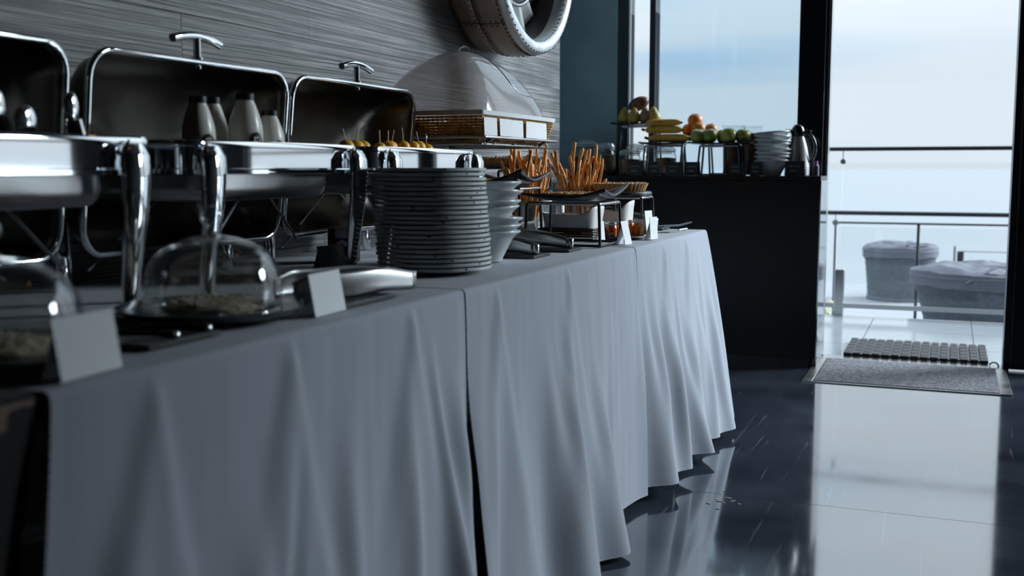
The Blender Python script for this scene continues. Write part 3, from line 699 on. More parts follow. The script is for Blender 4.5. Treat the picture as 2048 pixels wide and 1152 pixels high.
# ---------------------------------------------------------------- tongs
def tongs(p, q, z, label, wd=.034, spread=.020, rise=0., bow=.008, group='serving tongs'):
    """spring tongs lying on their side: p closed end, q open end; two upright strips joined by a round bend"""
    P_ = Vector((p[0], p[1], 0)); Q_ = Vector((q[0], q[1], 0)); d = Q_ - P_; e = d.normalized(); n_ = Vector((-e.y, e.x, 0))
    o = thing('serving_tongs', label, 'tongs', (p[0], p[1], z), group)
    def arm(sg):
        def f(u, v):
            t_ = u; w_ = wd * (.78 + .35 * math.sin(t_ * 2.6)) * (1 if t_ < .85 else 1 - 1.6 * (t_ - .85))
            c = P_ + d * t_ + n_ * sg * (.011 + spread * t_ + bow * math.sin(t_ * math.pi) - .010 * max(0, t_ - .8) / .2) + n_ * sg * .004 * (1 - (2 * v - 1) ** 2)
            return (c.x, c.y, z + .0012 + w_ * v + rise * t_ * t_ + .004 * math.sin(t_ * 5) ** 2)
        return MB().grid(f, 30, 6)
    part('arm', arm(1), M_steeld, o, solid=.0014); part('arm', arm(-1), M_steeld, o, solid=.0014)
    def fb(u, v):
        a = math.pi * u; c = P_ + n_ * .011 * math.cos(a) - e * .011 * math.sin(a); return (c.x, c.y, z + .0012 + wd * .78 * v)
    part('bend', MB().grid(fb, 12, 3), M_steel, o, solid=.0015)
    c = P_ + d * .36; r1 = c + n_ * (.022 + spread * .36); r2 = c - n_ * (.022 + spread * .36)
    part('rivet', MB().ball((r1.x, r1.y, z + wd * .6 + rise * .13), .003, n=8, rings=6).ball((r2.x, r2.y, z + wd * .6 + rise * .13), .003, n=8, rings=6), M_steel, o)
    return o
def slate(x, y, dx, dy, lb):
    return single('slate_board', MB().box((x, y, T + .0035), (dx, dy, .007)), M_slate, (x, y, T), lb, 'board', 'slate boards on the cloth', bev=.001)
tongs((-.968, 1.875), (-1.075, 1.600), T + .0085, 'wide steel tongs lying behind the small white card', .043, .026, .0, .012)
slate(-1.120, 2.795, .17, .135, 'slate board under the tongs nearest the bowls'); tongs((-1.048, 2.772), (-1.225, 2.80), T + .0075, 'steel tongs on slate right behind the stack of bowls', .036, .012)
slate(-1.130, 3.035, .22, .12, 'slate board under the second tongs, in front of the black riser'); tongs((-1.040, 3.040), (-1.27, 3.045), T + .0075, 'steel tongs with raised open end in front of the black wire riser', .036, .014, .028)
slate(-1.165, 4.256, .23, .125, 'slate board at the far end of the table'); tongs((-1.100, 4.275), (-1.30, 4.19), T + .0075, 'steel tongs on slate at the far end behind the honey bottles', .046, .012, .040)
# spoon at the far end
o = thing('long_spoon', 'thin long handled spoon sticking up at the far table corner', 'spoon', (-1.06, 4.20, T + .0072))
part('handle', MB().tube([(-1.105, 4.22, T + .0095), (-1.055, 4.245, T + .014), (-1.0, 4.27, T + .017), (-.955, 4.29, T + .030)], .0032, 8), M_steel, o)
part('spoon_bowl', MB().ball((-1.122, 4.212, T + .0135), (.022, .014, .006), n=14, rings=8), M_steel, o)
o = thing('cake_knife', 'flat dark cake knife lying at the far end of the table', 'knife', (-1.0, 4.17, T))
part('blade', MB().add([(-1.03, 4.02, T + .0005), (-.985, 4.04, T + .0005), (-.965, 4.16, T + .0005), (-.985, 4.17, T + .0005)] + [(-1.03, 4.02, T + .003), (-.985, 4.04, T + .003), (-.965, 4.16, T + .003), (-.985, 4.17, T + .003)], [(0, 1, 2, 3), (7, 6, 5, 4), (0, 4, 5, 1), (1, 5, 6, 2), (2, 6, 7, 3), (3, 7, 4, 0)]), M_steeld, o)
part('handle', MB().tube([(-.976, 4.16, T + .0045), (-.962, 4.235, T + .006)], .004, 8), M_steel, o)

# ---------------------------------------------------------------- wire risers with black platters
def riser(x, y, z1, dx, dy, label, r=.005, splay=.006, z0=T, group='wire risers on the grey cloth'):
    o = thing('wire_riser', label, 'stand', (x, y, z0), group)
    a, b_ = dx / 2, dy / 2
    for sx in (-1, 1):
        for sy in (-1, 1):
            part('leg', MB().tube([(x + sx * (a + splay), y + sy * (b_ + splay), z0 + .005), (x + sx * a, y + sy * b_, z1 - r)], r, 8), M_blkmetal, o)
    def loop(e, z): return [(x + p, y + q, z) for p, q in rrect(dx + 2 * e, dy + 2 * e, .008, 3)]
    part('top_ring', MB().tube(loop(0, z1 - r), r, 8, closed=True), M_steeld, o, ang=60)
    part('base_ring', MB().tube(loop(splay, z0 + r), r * .9, 8, closed=True), M_blkmetal, o, ang=60)
    return o
def platter(x, y, z, s, corners, label, rz=0., dxy=None, mat_=M_melamine, group='black upswept platters', name='square_platter'):
    """square dish whose four corners sweep up; corners = lift at (-x-y, +x-y, +x+y, -x+y)"""
    sx, sy = dxy or (s, s); Mr = Matrix.Translation((x, y, 0)) @ Matrix.Rotation(rz, 4, 'Z')
    def f(u, v):
        a, b_ = u * 2 - 1, v * 2 - 1
        wts = ((1 - a) * (1 - b_) / 4, (1 + a) * (1 - b_) / 4, (1 + a) * (1 + b_) / 4, (1 - a) * (1 + b_) / 4)
        lift = sum(c * w_ for c, w_ in zip(corners, wts)); e = max(abs(a), abs(b_))
        k = (abs(a) * abs(b_)) ** 1.5 * .62 + .38 * max(0, (e - .5) / .5) ** 1.6
        return Mr @ Vector((a * sx / 2 * (1 + .04 * abs(b_) ** 2), b_ * sy / 2 * (1 + .04 * abs(a) ** 2), z + .0035 + lift * k))
    o = single(name, MB().grid(f, 26, 26), mat_, (x, y, z), label, 'platter', group, solid=.0068, ang=60)
    return o
riser(-1.115, 3.30, .898, .235, .22, 'black wire riser holding the upswept platter near the table edge')
platter(-1.108, 3.295, .899, .26, (.022, .036, .047, .035), 'black upswept platter with a flat pastry, near the table edge', .02)
riser(-1.405, 3.40, .940, .20, .19, 'black wire riser under the platter in front of the left breadsticks')
platter(-1.405, 3.385, .941, .25, (.03, .055, .045, .04), 'black upswept platter in front of the left bunch of breadsticks', -.02)
def pastry(x, y, z, rx, ry, h, label, seed, group=None):
    o = thing('flat_pastry', label, 'food', (x, y, z))
    mb = MB()
    def f(u, v):
        a = u * 2 * math.pi; q = min(1, v * 1.15); zz = h * (1 - max(0, (v - .8) / .2) ** 2) + .004 * noise.noise(Vector((math.cos(a) * q * 9, math.sin(a) * q * 9, seed)))
        return (x + rx * q * math.cos(a), y + ry * q * math.sin(a), z + zz)
    mb.grid(f, 44, 14); mb.lathe([(.001, 0), (rx, 0)], 44, (x, y, z), sy=ry / rx); part('crust', mb, M_crust, o, ang=70)
    gz = MB(); rs_ = random.Random(seed)
    for i in range(46):
        a, q = rs_.uniform(0, 6.28), rs_.uniform(0, .85) ** .6; gz.ball((x + rx * q * math.cos(a), y + ry * q * math.sin(a), z + h), (rs_.uniform(.004, .010), rs_.uniform(.004, .010), .004), n=7, rings=5)
    part('topping', gz, mat('nut_topping', (.48, .27, .10), .5, var=.5, vscale=70), o, kind='stuff')
pastry(-1.125, 3.295, .9105, .092, .10, .014, 'flat nut pastry lying on the upswept platter near the table edge', 1)
pastry(-1.435, 3.385, .9525, .08, .085, .012, 'flat pastry on the platter in front of the left breadsticks', 2)

# round tarts on boards
def tart(x, y, z, r, h, label, blabel, rlabel, zr, top, dark):
    riser(x + .045, y, z - .018 - .0005, .15, .16, rlabel)
    single('round_board', MB().lathe([(.001, 0), (r + .010, 0), (r + .016, .003), (r + .018, .009), (r + .016, .015), (r + .012, .017), (.001, .017)], 72, (x, y, z - .0175)), M_slate, (x, y, z - .0175), blabel, 'board', 'round boards under the tarts', ang=40)
    o = thing('fluted_tart', label, 'tart', (x, y, z), 'fluted tarts')
    n = 240
    def ring(rr_, zz, amp): return [(x + (rr_ + amp * math.cos(40 * 2 * math.pi * k / n)) * math.cos(2 * math.pi * k / n), y + (rr_ + amp * math.cos(40 * 2 * math.pi * k / n)) * math.sin(2 * math.pi * k / n), z + zz) for k in range(n)]
    part('fluted_crust', MB().loops([ring(r * .90, 0, .001), ring(r * .90, .001, .0025), ring(r, h, .0035), ring(r - .007, h + .001, .003), ring(r - .011, h - .006, .001), ring(r * .5, h - .005, 0), ring(.002, h - .005, 0)], cap0=True, cap1=True), mat('tart_shell', (.54, .32, .14), .6, var=.25, vscale=60, bump=.2, bscale=120), o, ang=70)
    fz = MB(); rs_ = random.Random(int(x * -1000))
    for i in range(150):
        a, q = rs_.uniform(0, 6.28), math.sqrt(rs_.random()) * (r - .012); s_ = rs_.uniform(.005, .0105)
        fz.ball((x + q * math.cos(a), y + q * math.sin(a), z + h - .003), (s_, s_, s_ * (1.0 if dark else .8)), n=8, rings=6)
    part('filling', fz, top, o, kind='stuff')
M_berry = mat('dark_berries', (.035, .016, .024), .18, var=.8, vscale=50)
tart(-1.205, 4.085, .915, .118, .030, 'fluted nut tart on the round board at the right', 'round dark board under the fluted nut tart', 'black wire riser under the nut tart', 0, mat('nut_filling', (.40, .22, .09), .45, var=.6, vscale=60), False)
tart(-1.575, 3.93, 1.016, .130, .026, 'fluted tart with dark berries against the panelled wall', 'round dark board under the berry tart', 'tall black wire riser under the berry tart', 0, M_berry, True)

# breadsticks in steel cups
def stick_mesh(L_, bend, tw, seed, r0):
    rs_ = random.Random(seed); pts = []; rad = []
    for k in range(11):
        t_ = k / 10; pts.append((bend * math.sin(t_ * 2.2) * L_ + .012 * math.sin(t_ * 3.4 + seed) * t_ + .0025 * math.sin(t_ * 9 + seed), .0025 * math.cos(t_ * 7 + seed * 2) + tw * t_ * t_ * L_, L_ * t_))
        rad.append(r0 * (.8 + .35 * rs_.random()) * (1.25 if k in (9, 10) else 1))
    pts.append((pts[-1][0], pts[-1][1], L_ + .004)); rad.append(r0 * .4)
    return mesh('breadstick', MB().tube(pts, rad, 8), M_stick, 70)
def cup_of_sticks(x, y, rc, hc, n, zr, seed, label, sl, m_, group):
    z = T + .0004
    single('steel_cup', MB().lathe([(.001, .002), (rc * .86, .002), (rc * .86 + .002, 0), (rc * .9, .002), (rc * .97, hc * .72), (rc, hc * .74), (rc, hc), (rc + .0015, hc + .001), (rc - .002, hc), (rc - .003, hc * .74), (rc * .88, .006), (.001, .006)], 44, (x, y, z)), m_, (x, y, z), label, 'cup', 'steel cups of breadsticks', ang=50)
    rs_ = random.Random(seed)
    for i in range(n):
        a = rs_.uniform(0, 6.28) ; q = math.sqrt(rs_.random()); L_ = rs_.uniform(*zr)
        o = bpy.data.objects.new('breadstick', stick_mesh(L_, rs_.uniform(-.15, .15), rs_.uniform(-.16, .16), seed * 50 + i, rs_.uniform(.0040, .0058))); C.objects.link(o)
        foot = Vector((x + q * rc * .55 * math.cos(a), y + q * rc * .55 * math.sin(a), z + .012))
        top = Vector((x + q * (rc * .8) * math.cos(a) , y + q * (rc * .8) * math.sin(a), z + hc))
        d = (top - foot) + Vector((rs_.uniform(-.012, .012), rs_.uniform(-.012, .012), 0)); d.x += (foot.x - x) * 1.0 ; d.y += (foot.y - y) * 1.0
        o.location = foot; o.rotation_euler = (d.to_track_quat('Z', 'Y') @ Matrix.Rotation(rs_.uniform(0, 6.28), 4, 'Z').to_quaternion()).to_euler()
        tag(o, sl, 'breadstick', group)
cup_of_sticks(-1.412, 3.655, .042, .125, 34, (.19, .315), 3, 'dark steel cup of breadsticks behind the left upswept platter', 'thin golden breadstick standing in the dark steel cup', M_steeld, 'breadsticks in the left cup')
cup_of_sticks(-1.345, 4.03, .047, .15, 36, (.20, .335), 5, 'bright steel cup of breadsticks behind the platter near the table edge', 'thin golden breadstick standing in the bright steel cup', M_steel, 'breadsticks in the right cup')
# steel canister with a glass rim, tumbler behind
o = thing('steel_canister', 'small steel canister with a glass lid between the two bunches of breadsticks', 'canister', (-1.50, 4.22, T))
part('body', MB().lathe([(.001, 0), (.034, 0), (.034, .185), (.001, .185)], 32, (-1.50, 4.22, T + .0004)), M_steel, o)
part('glass_lid', MB().lathe([(.001, .1855), (.052, .1865), (.053, .192), (.001, .194)], 32, (-1.50, 4.22, T + .0004)), glass('knob_glass'), o)
o = thing('glass_tumbler', 'clear tumbler with dark liquid beside the bright steel cup', 'glass', (-1.415, 3.91, T))
part('glass', MB().lathe([(.001, 0), (.024, 0), (.029, .10), (.027, .10), (.022, .006), (.001, .006)], 32, (-1.415, 3.91, T + .0004)), M_jar, o)
part('drink', MB().lathe([(.001, .007), (.0215, .007), (.0235, .035), (.001, .035)], 28, (-1.415, 3.91, T + .0004)), M_black, o)
# paper lined loaves
def woven(mb, x0, y0, x1, y1, z0, z1, rows_, pitch, amp, out=.004, top_out=0.0):
    """strands woven round a rectangle, wider at the top by top_out"""
    for k in range(rows_):
        t_ = (k + .5) / rows_; e = top_out * t_; pts = []
        a = (x0 - e, y0 - e, x1 + e, y1 + e); path = [(a[0], a[1]), (a[2], a[1]), (a[2], a[3]), (a[0], a[3])]
        for s_ in range(4):
            p, q = Vector(path[s_]), Vector(path[(s_ + 1) % 4]); d = q - p; n_ = Vector((d.y, -d.x)).normalized(); m_ = max(6, int(d.length / pitch) * 2)
            for i in range(m_):
                c = p + d * i / m_ + n_ * amp * math.cos(math.pi * i + math.pi * k) ; pts.append((c.x, c.y, z0 + (z1 - z0) * t_))
        mb.tube(pts, (z1 - z0) / rows_ * .42, 5, closed=True)
    return mb
def loaf(x, y, dx, dy, label, seed, flap):
    o = thing('lined_bread_basket', label, 'basket', (x, y, T), 'paper lined bread baskets')
    part('woven_base', woven(MB(), x - dx / 2, y - dy / 2, x + dx / 2, y + dy / 2, T, T + .042, 5, .009, .0015), M_weave if seed > 1 else mat('dark_wicker', (.075, .045, .022), .55, var=.3, vscale=40), o, ang=60)
    rr_ = random.Random(seed)
    def f(u, v):
        pts = rrect(dx - .012, dy - .012, .03, 8); k = u * len(pts); i = int(k) % len(pts); j = (i + 1) % len(pts); fr = k - int(k)
        a = pts[i][0] * (1 - fr) + pts[j][0] * fr; b_ = pts[i][1] * (1 - fr) + pts[j][1] * fr
        w_ = .0035 * noise.noise(Vector((a * 30, b_ * 30, seed + v * 2))) * v; e = 1 + .10 * v
        hh = .066 + .012 * noise.noise(Vector((a * 9, b_ * 9, seed))) + flap * max(0, a * 2 / dx - .55) * .12
        return (x + a * e + w_, y + b_ * e + w_, T + .030 + (hh - .008) * v)
    part('paper_liner', MB().grid(f, 90, 8), M_paper, o, solid=.0012, ang=60)
    single('bread_loaf', MB().ball((x, y, T + .052), (dx * .42, dy * .40, .034), n=30, rings=14, f=lambda d: 1 + .06 * noise.noise(d * 4 + Vector((seed, 0, 0)))), M_brown, (x, y, T + .02), ('dark brown loaf in the paper lined basket beneath the platter' if seed == 1 else 'brown loaf in the paper lined basket behind the honey jars'), 'bread', ang=80)
loaf(-1.205, 3.56, .185, .15, 'paper lined bread basket beside the narrow white card under the platter', 1, .6)
loaf(-1.175, 3.90, .16, .13, 'paper lined bread basket behind the honey jars', 2, .8)
# honey jars on a round dark board
single('round_board', MB().lathe([(.001, 0), (.092, 0), (.095, .004), (.092, .008), (.001, .008)], 48, (-1.065, 3.675, T + .0003), sx=.85, sy=1.1), M_slate, (-1.065, 3.675, T), 'round dark board carrying the honey jars', 'board')
hz_ = T + .0087
M_h = [mat('amber_dark', (.34, .06, .01), .12, coat=.5, sss=.15), mat('amber_mid', (.95, .30, .015), .12, coat=.5, sss=.2), mat('amber_light', (1.0, .48, .03), .12, coat=.5, sss=.2)]
for i, (x, y, m_, lb) in enumerate(((-1.118, 3.640, M_h[0], 'small dark amber jam jar on the round board, farthest left'), (-1.085, 3.605, M_h[0], 'small dark red jam jar behind the riser leg on the round board'), (-1.062, 3.665, M_h[1], 'small orange honey jar on the round board, behind the white card'))):
    o = thing('honey_jar', lb, 'jar', (x, y, hz_), 'small honey jars')
    part('honey', MB().lathe([(.001, 0), (.021, 0), (.0225, .003), (.0225, .034), (.019, .039), (.001, .039)], 24, (x, y, hz_)), m_, o)
    part('lid', MB().lathe([(.001, .039), (.0205, .039), (.021, .041), (.021, .047), (.019, .049), (.001, .049)], 24, (x, y, hz_)), M_steeld, o)
for i in range(4):
    x, y = -1.046 + .0155 * i, 3.715 + .0135 * i
    o = thing('honey_bottle', ['small white capped honey bottle, first of four from the large white card', 'small white capped honey bottle, second of four from the large white card', 'small white capped honey bottle, third of four from the large white card', 'small white capped honey bottle, last of four, nearest the twin cards'][i], 'bottle', (x, y, hz_), 'small honey bottles')
    part('honey', MB().lathe([(.001, 0), (.009, 0), (.0098, .002), (.0098, .031), (.0055, .037), (.0055, .041), (.001, .041)], 20, (x, y, hz_)), M_h[1 + (i > 1)], o, ang=50)
    part('cap', MB().lathe([(.001, .041), (.0072, .041), (.0072, .052), (.0065, .053), (.001, .053)], 18, (x, y, hz_)), M_white, o)

# ---------------------------------------------------------------- covered bread basket on a tall stand
st = thing('basket_stand', 'tall black wire stand carrying the covered bread basket by the wall', 'stand', (-1.48, 3.20, T))
bx0, bx1, by0, by1 = -1.685, -1.285, 2.956, 3.58
for x, y in ((-1.42, 3.03), (-1.66, 3.03), (-1.62, 3.50)): part('leg', MB().tube([(x, y, T + .001), (x, y, 1.072)], .006, 8).tube([(x, y + .016, T + .001), (x, y + .016, 1.072)], .006, 8), M_blkmetal, st)
for i, (z, e) in enumerate(((1.074, -.012), (1.094, .012))):
    part('wire_ring', MB().tube([(p + (bx0 + bx1) / 2, q + (by0 + by1) / 2, z) for p, q in rrect(bx1 - bx0 + 2 * e, by1 - by0 + 2 * e, .02, 4)], .0045, 8, closed=True), M_steeld, st, ang=60)
for y in (2.98, 3.06, 3.22, 3.42, 3.52): part('cross_wire', MB().tube([(bx0, y, 1.0775), (bx1, y, 1.0775)], .003, 6), M_steeld, st)
for y in (3.0, 3.46): part('hook', MB().tube([(bx1 + .012, y + .02, 1.094), (bx1 - .012, y - .01, 1.074)], .0055, 6), M_blkmetal, st)
bk = thing('bread_basket', 'rectangular woven rattan basket on the tall wire stand', 'basket', (-1.48, 3.22, 1.081))
part('woven_wall', woven(MB(), bx0 + .022, by0 + .022, bx1 - .022, by1 - .022, 1.082, 1.158, 9, .011, .0022, top_out=.02), M_weave, bk, ang=60)
up_ = MB()
for k in range(38):
    y = by0 + .022 + (by1 - by0 - .044) * k / 37
    for x, s_ in ((bx1 - .022, 1), (bx0 + .022, -1)): up_.tube([(x, y, 1.082), (x + .02 * s_, y, 1.158)], .002, 5)
for k in range(24):
    x = bx0 + .022 + (bx1 - bx0 - .044) * k / 23
    for y, s_ in ((by1 - .022, 1), (by0 + .022, -1)): up_.tube([(x, y, 1.082), (x, y + .02 * s_, 1.158)], .002, 5)
part('stakes', up_, M_weave, bk)
part('base', MB().span((bx0 + .022, by0 + .022, 1.081), (bx1 - .022, by1 - .022, 1.084)), M_weave, bk)
M_rim = mat('white_plastic_rim', (.72, .74, .76), .3)
cv = thing('basket_cover', 'smoky domed plastic cover with a clear window panel on the rattan basket', 'cover', (-1.48, 3.22, 1.159))
cxm, cym = (bx0 + bx1) / 2, (by0 + by1) / 2
part('rim', MB().loops([[(p + cxm, q + cym, z) for p, q in rrect(bx1 - bx0 + 2 * e, by1 - by0 + 2 * e, .012, 3)] for e, z in ((-.006, 1.1595), (.006, 1.1595), (.006, 1.173), (-.006, 1.173), (-.006, 1.1595))]), M_rim, cv, ang=30)
def dome(u, v):
    """u round the base, v up to the top"""
    a = 2 * math.pi * u; c, s_ = math.cos(a), math.sin(a); n_ = 5 - 2.4 * v
    q = (abs(c) ** n_ + abs(s_) ** n_) ** (-1 / n_)
    k = 1 - .97 * v; hh = .205 * (1 - (1 - v) ** 1.65)
    th = v * math.pi / 2; hh = .205 * math.sin(th); rr_ = max(.012, .45 * (1 - v) + .55 * math.cos(th) ** 1.1); ky = (bx1 - bx0) / 2 * rr_; kx = (by1 - by0) / 2 * rr_
    return (cxm + q * c * ky, cym + q * s_ * kx, 1.173 + hh)
NU, NV = 96, 40; hv = [dome(i / NU, j / NV) for j in range(NV + 1) for i in range(NU)]; hf = []
def hole(i, j):
    u, v = (i + .5) / NU, (j + .5) / NV
    return ((u - .095) / .085) ** 4 + ((v - .52) / .31) ** 4 < 1
for j in range(NV):
    for i in range(NU):
        if not hole(i, j): hf.append((j * NU + i, j * NU + (i + 1) % NU, (j + 1) * NU + (i + 1) % NU, (j + 1) * NU + i))
part('dome', MB().add(hv, hf), M_acryl, cv, ang=80)
hw = [(j * NU + i, j * NU + (i + 1) % NU, (j + 1) * NU + (i + 1) % NU, (j + 1) * NU + i) for j in range(NV) for i in range(NU) if hole(i, j)]
part('clear_window', MB().add(hv, hw), glass('dome_window', (.90, .90, .91), .08, 1.5, .10, (.6, .6, .6)), cv, ang=80, label='clear window panel of the dome')
ep = []
for k in range(60):
    q = 2 * math.pi * k / 60; cq, sq = math.cos(q), math.sin(q); e = (cq ** 4 + sq ** 4) ** -.25
    ep.append(dome(.095 + .085 * cq * e, 0.52 + .31 * sq * e))
part('window_edge', MB().tube(ep, .0022, 6, closed=True), M_steeld, cv, ang=80)
part('handle', MB().tube([(cxm + .024 * math.cos(R(k * 15)), cym + .01, 1.372 + .024 * math.sin(R(k * 15))) for k in range(13)], .0028, 8, up=(0, 1, 0)), M_chrome, cv)
# bread inside, cards leaning on the basket
rs = random.Random(8)
for i in range(5):
    y = 3.0 + .1 * i; single('bread_roll', MB().ball((-1.49 + rs.uniform(-.06, .06), y, 1.118), (.07, .046, .033), n=20, rings=10), M_crust, (-1.49, y, 1.085), 'bread roll inside the rattan basket under the smoky cover', 'bread', 'bread rolls in the basket', ang=80)
for i in range(5):
    y0 = 2.958 + .108 * i
    o = thing('table_card', ['nearest white card leaning against the rattan basket', 'second white card from the near corner leaning against the rattan basket', 'middle white card of five leaning against the rattan basket', 'fourth white card from the near corner leaning against the rattan basket', 'farthest white card leaning against the rattan basket'][i], 'card', (bx1 + .004, y0 + .05, 1.099), 'cards leaning on the basket')
    j_ = .005 * (i % 2)
    part('face', MB().add([(bx1 + .007 + j_, y0, 1.0992), (bx1 + .007 + j_, y0 + .098, 1.0992), (bx1 + .005 + j_, y0 + .098 - .004 * (i % 2), 1.152), (bx1 + .005 + j_, y0 + .006 * (i == 3), 1.152)] + [(bx1 + .008 + j_, y0, 1.0992), (bx1 + .008 + j_, y0 + .098, 1.0992), (bx1 + .006 + j_, y0 + .098 - .004 * (i % 2), 1.152), (bx1 + .006 + j_, y0 + .006 * (i == 3), 1.152)],
         [(0, 1, 2, 3), (7, 6, 5, 4), (0, 4, 5, 1), (1, 5, 6, 2), (2, 6, 7, 3), (3, 7, 4, 0)]), M_white, o)

# ---------------------------------------------------------------- black counter by the window and what stands on it
ct = thing('black_counter', 'glossy black counter closing the far end, under the fruit and jars', 'counter', (-1.4, 5.73, 0))
M_ctr = mat('counter_black', (.004, .0045, .006), .28, ior=1.3)
part('body', MB().span((-2.24, 5.600, .045), (-.606, 5.872, K - .022)), M_ctr, ct, bev=.002)
part('worktop', MB().span((-2.24, 5.588, K - .022), (-.602, 5.874, K)), M_ctr, ct, bev=.0015)
part('plinth', MB().span((-2.24, 5.64, 0), (-.64, 5.86, .045)), M_blackm, ct)
part('end_panel', MB().span((-.606, 5.600, .003), (-.600, 5.872, K - .022)), mat('polished_end_panel', (.25, .26, .28), .06, metal=1), ct, label='mirror polished end panel')
Mg2 = mat('green_apple', (.34, .37, .065), .3, var=.3, vscale=25, coat=.2); M_stem = mat('fruit_stem', (.07, .045, .02), .8)
M_or = mat('orange_peel', (.72, .22, .015), .38, bump=.25, bscale=260, coat=.1); M_ban = mat('banana_peel', (.74, .39, .045), .45, var=.25, vscale=18)
M_pear = mat('pear_skin', (.42, .28, .045), .45, var=.3, vscale=35); M_pear2 = mat('pear_blush', (.34, .17, .09), .45, var=.35, vscale=25); M_mango = mat('mango_skin', (.15, .05, .018), .4, var=.7, vscale=9)
def tray_stand(x, y, z, dx, dy, sx, sy, label, tlabel, rz=0., corners=(.010, .010, .010, .010)):
    riser(x + (.012 if sx == .19 else 0), y, z - .0005, sx, sy, label, .0055, .012, K, 'wire risers on the black counter')
    platter(x, y, z, 0, corners, tlabel, rz, (dx, dy), group='black fruit trays', name='fruit_tray')
tray_stand(-1.595, 5.80, 1.236, .27, .13, .19, .09, 'tall black wire riser under the pears', 'black tray carrying the pears and the mango')
tray_stand(-1.43, 5.735, 1.128, .25, .11, .20, .06, 'black wire riser under the bananas', 'black tray carrying the bananas')
tray_stand(-1.115, 5.665, 1.124, .30, .13, .20, .09, 'black wire riser under the green apples', 'black tray carrying the green apples')
tray_stand(-1.275, 5.815, 1.160, .22, .11, .14, .06, 'black wire riser under the oranges', 'black tray carrying the oranges')
def apple(x, y, z, r, label, tz=0):
    o = thing('green_apple', label, 'apple', (x, y, z), 'green apples'); o.rotation_euler = (rnd.uniform(-.3, .3), rnd.uniform(-.3, .3), rnd.uniform(0, 6))
    pr = [(.001, .10), (.25, .02), (.45, .0), (.70, .12), (.92, .45), (1.0, .85), (.97, 1.2), (.82, 1.55), (.55, 1.74), (.30, 1.74), (.12, 1.64), (.001, 1.55)]
    part('flesh', MB().lathe([(p * r, q * r) for p, q in pr], 28), Mg2, o, ang=80, local=True)
    s = part('stem', MB().tube([(0, 0, r * 1.52), (.1 * r, .05 * r, r * 1.95)], .0017, 6), M_stem, o, local=True)
for args in ((-1.235, 5.655, .040, 'leftmost green apple, beside the bananas'), (-1.172, 5.662, .041, 'second green apple from the bananas'), (-1.115, 5.722, .040, 'green apple half hidden at the back of the tray'), (-1.068, 5.635, .042, 'big green apple at the front of the tray'), (-1.010, 5.678, .040, 'green apple at the right edge of the tray')):
    apple(args[0], args[1], 1.1335, args[2], args[3])
def orange(x, y, z, r, label):
    o = thing('orange', label, 'orange', (x, y, z), 'oranges'); b = part('flesh', MB().ball((0, 0, r), (r, r, r * .95), n=24, rings=16), M_or, o, local=True)
    part('stem_scar', MB().ball((x + r * .25, y - r * .3, z + r * 1.83), .0035, n=8, rings=6), M_stem, o)
for a in ((-1.325, 5.835, 1.172, .036, 'orange at the left, half behind the others'), (-1.262, 5.790, 1.172, .039, 'front orange nearest the green apples'), (-1.205, 5.835, 1.172, .036, 'orange at the right edge of the pile'), (-1.288, 5.825, 1.218, .040, 'orange lying on top of the others')): orange(*a)
def banana(x, y, z, L_, r, arch, label, rz=0., flip=1):
    o = thing('banana', label, 'banana', (x, y, z), 'bananas'); o.rotation_euler = (0, 0, rz)
    pts = []; rad = []
    for k in range(15):
        t_ = k / 14 * 2 - 1; pts.append((t_ * L_ / 2, flip * arch * (1 - t_ * t_) * 1.0, r + arch * .12 * (1 - t_ * t_))); rad.append(r * (1 - abs(t_) ** 6 * .62))
    b = part('peel', MB().tube(pts, rad, 7), M_ban, o, sub=1, ang=80, local=True)
    e = part('stem', MB().tube([pts[0], (pts[0][0] - .018, pts[0][1] - .004, pts[0][2] + .006)], [r * .34, r * .26], 7), M_stem, o, local=True)
    e = part('tip', MB().ball(pts[-1], (r * .34, r * .3, r * .3), n=8, rings=6), M_stem, o, local=True)
# children of rotated empties use local coordinates: parts above are built about the origin
banana(-1.405, 5.715, 1.1375, .225, .0245, .018, 'lowest banana lying in front on the black tray')
banana(-1.420, 5.762, 1.1375, .205, .0235, .012, 'banana behind the lowest one on the black tray')
banana(-1.435, 5.727, 1.1830, .205, .0235, .016, 'middle banana of the pile with a brown spot')
banana(-1.440, 5.738, 1.2235, .195, .0215, .014, 'topmost banana of the pile')
def pear(x, y, z, s_, m_, label, lean=(0, 0), nm='pear', grp='pears'):
    o = thing(nm, label, nm, (x, y, z), grp); o.rotation_euler = (lean[0], lean[1], 0)
    pr = [(.001, .03), (.5, .0), (.85, .22), (1.0, .65), (.93, 1.1), (.70, 1.55), (.50, 1.95), (.36, 2.25), (.18, 2.4), (.001, 2.4)]
    b = part('flesh', MB().lathe([(p * s_, q * s_) for p, q in pr], 24), m_, o, ang=80, local=True)
    e = part('stem', MB().tube([(0, 0, 2.36 * s_), (.004, .002, 2.36 * s_ + .016)], .0018, 6), M_stem, o, local=True)
pear(-1.672, 5.79, 1.2465, .036, M_pear, 'yellow pear at the left end of the tray')
pear(-1.610, 5.77, 1.2465, .036, M_pear, 'yellow pear second from the left on the tray')
pear(-1.553, 5.785, 1.2465, .036, M_pear2, 'reddish pear in the middle of the tray')
pear(-1.500, 5.79, 1.2465, .036, M_pear, 'yellow pear at the right end of the tray', (0, -.12))
o = thing('mango', 'red-green mango lying on top of the pears', 'mango', (-1.590, 5.815, 1.318)); o.rotation_euler = (0, R(-24), 0)
b = part('flesh', MB().ball((0, 0, .034), (.060, .038, .037), n=26, rings=16, f=lambda d: 1 + .10 * d.x), M_mango, o, local=True)
b = part('stem_scar', MB().ball((-.056, 0, .036), .005, n=8, rings=6), M_stem, o, local=True)
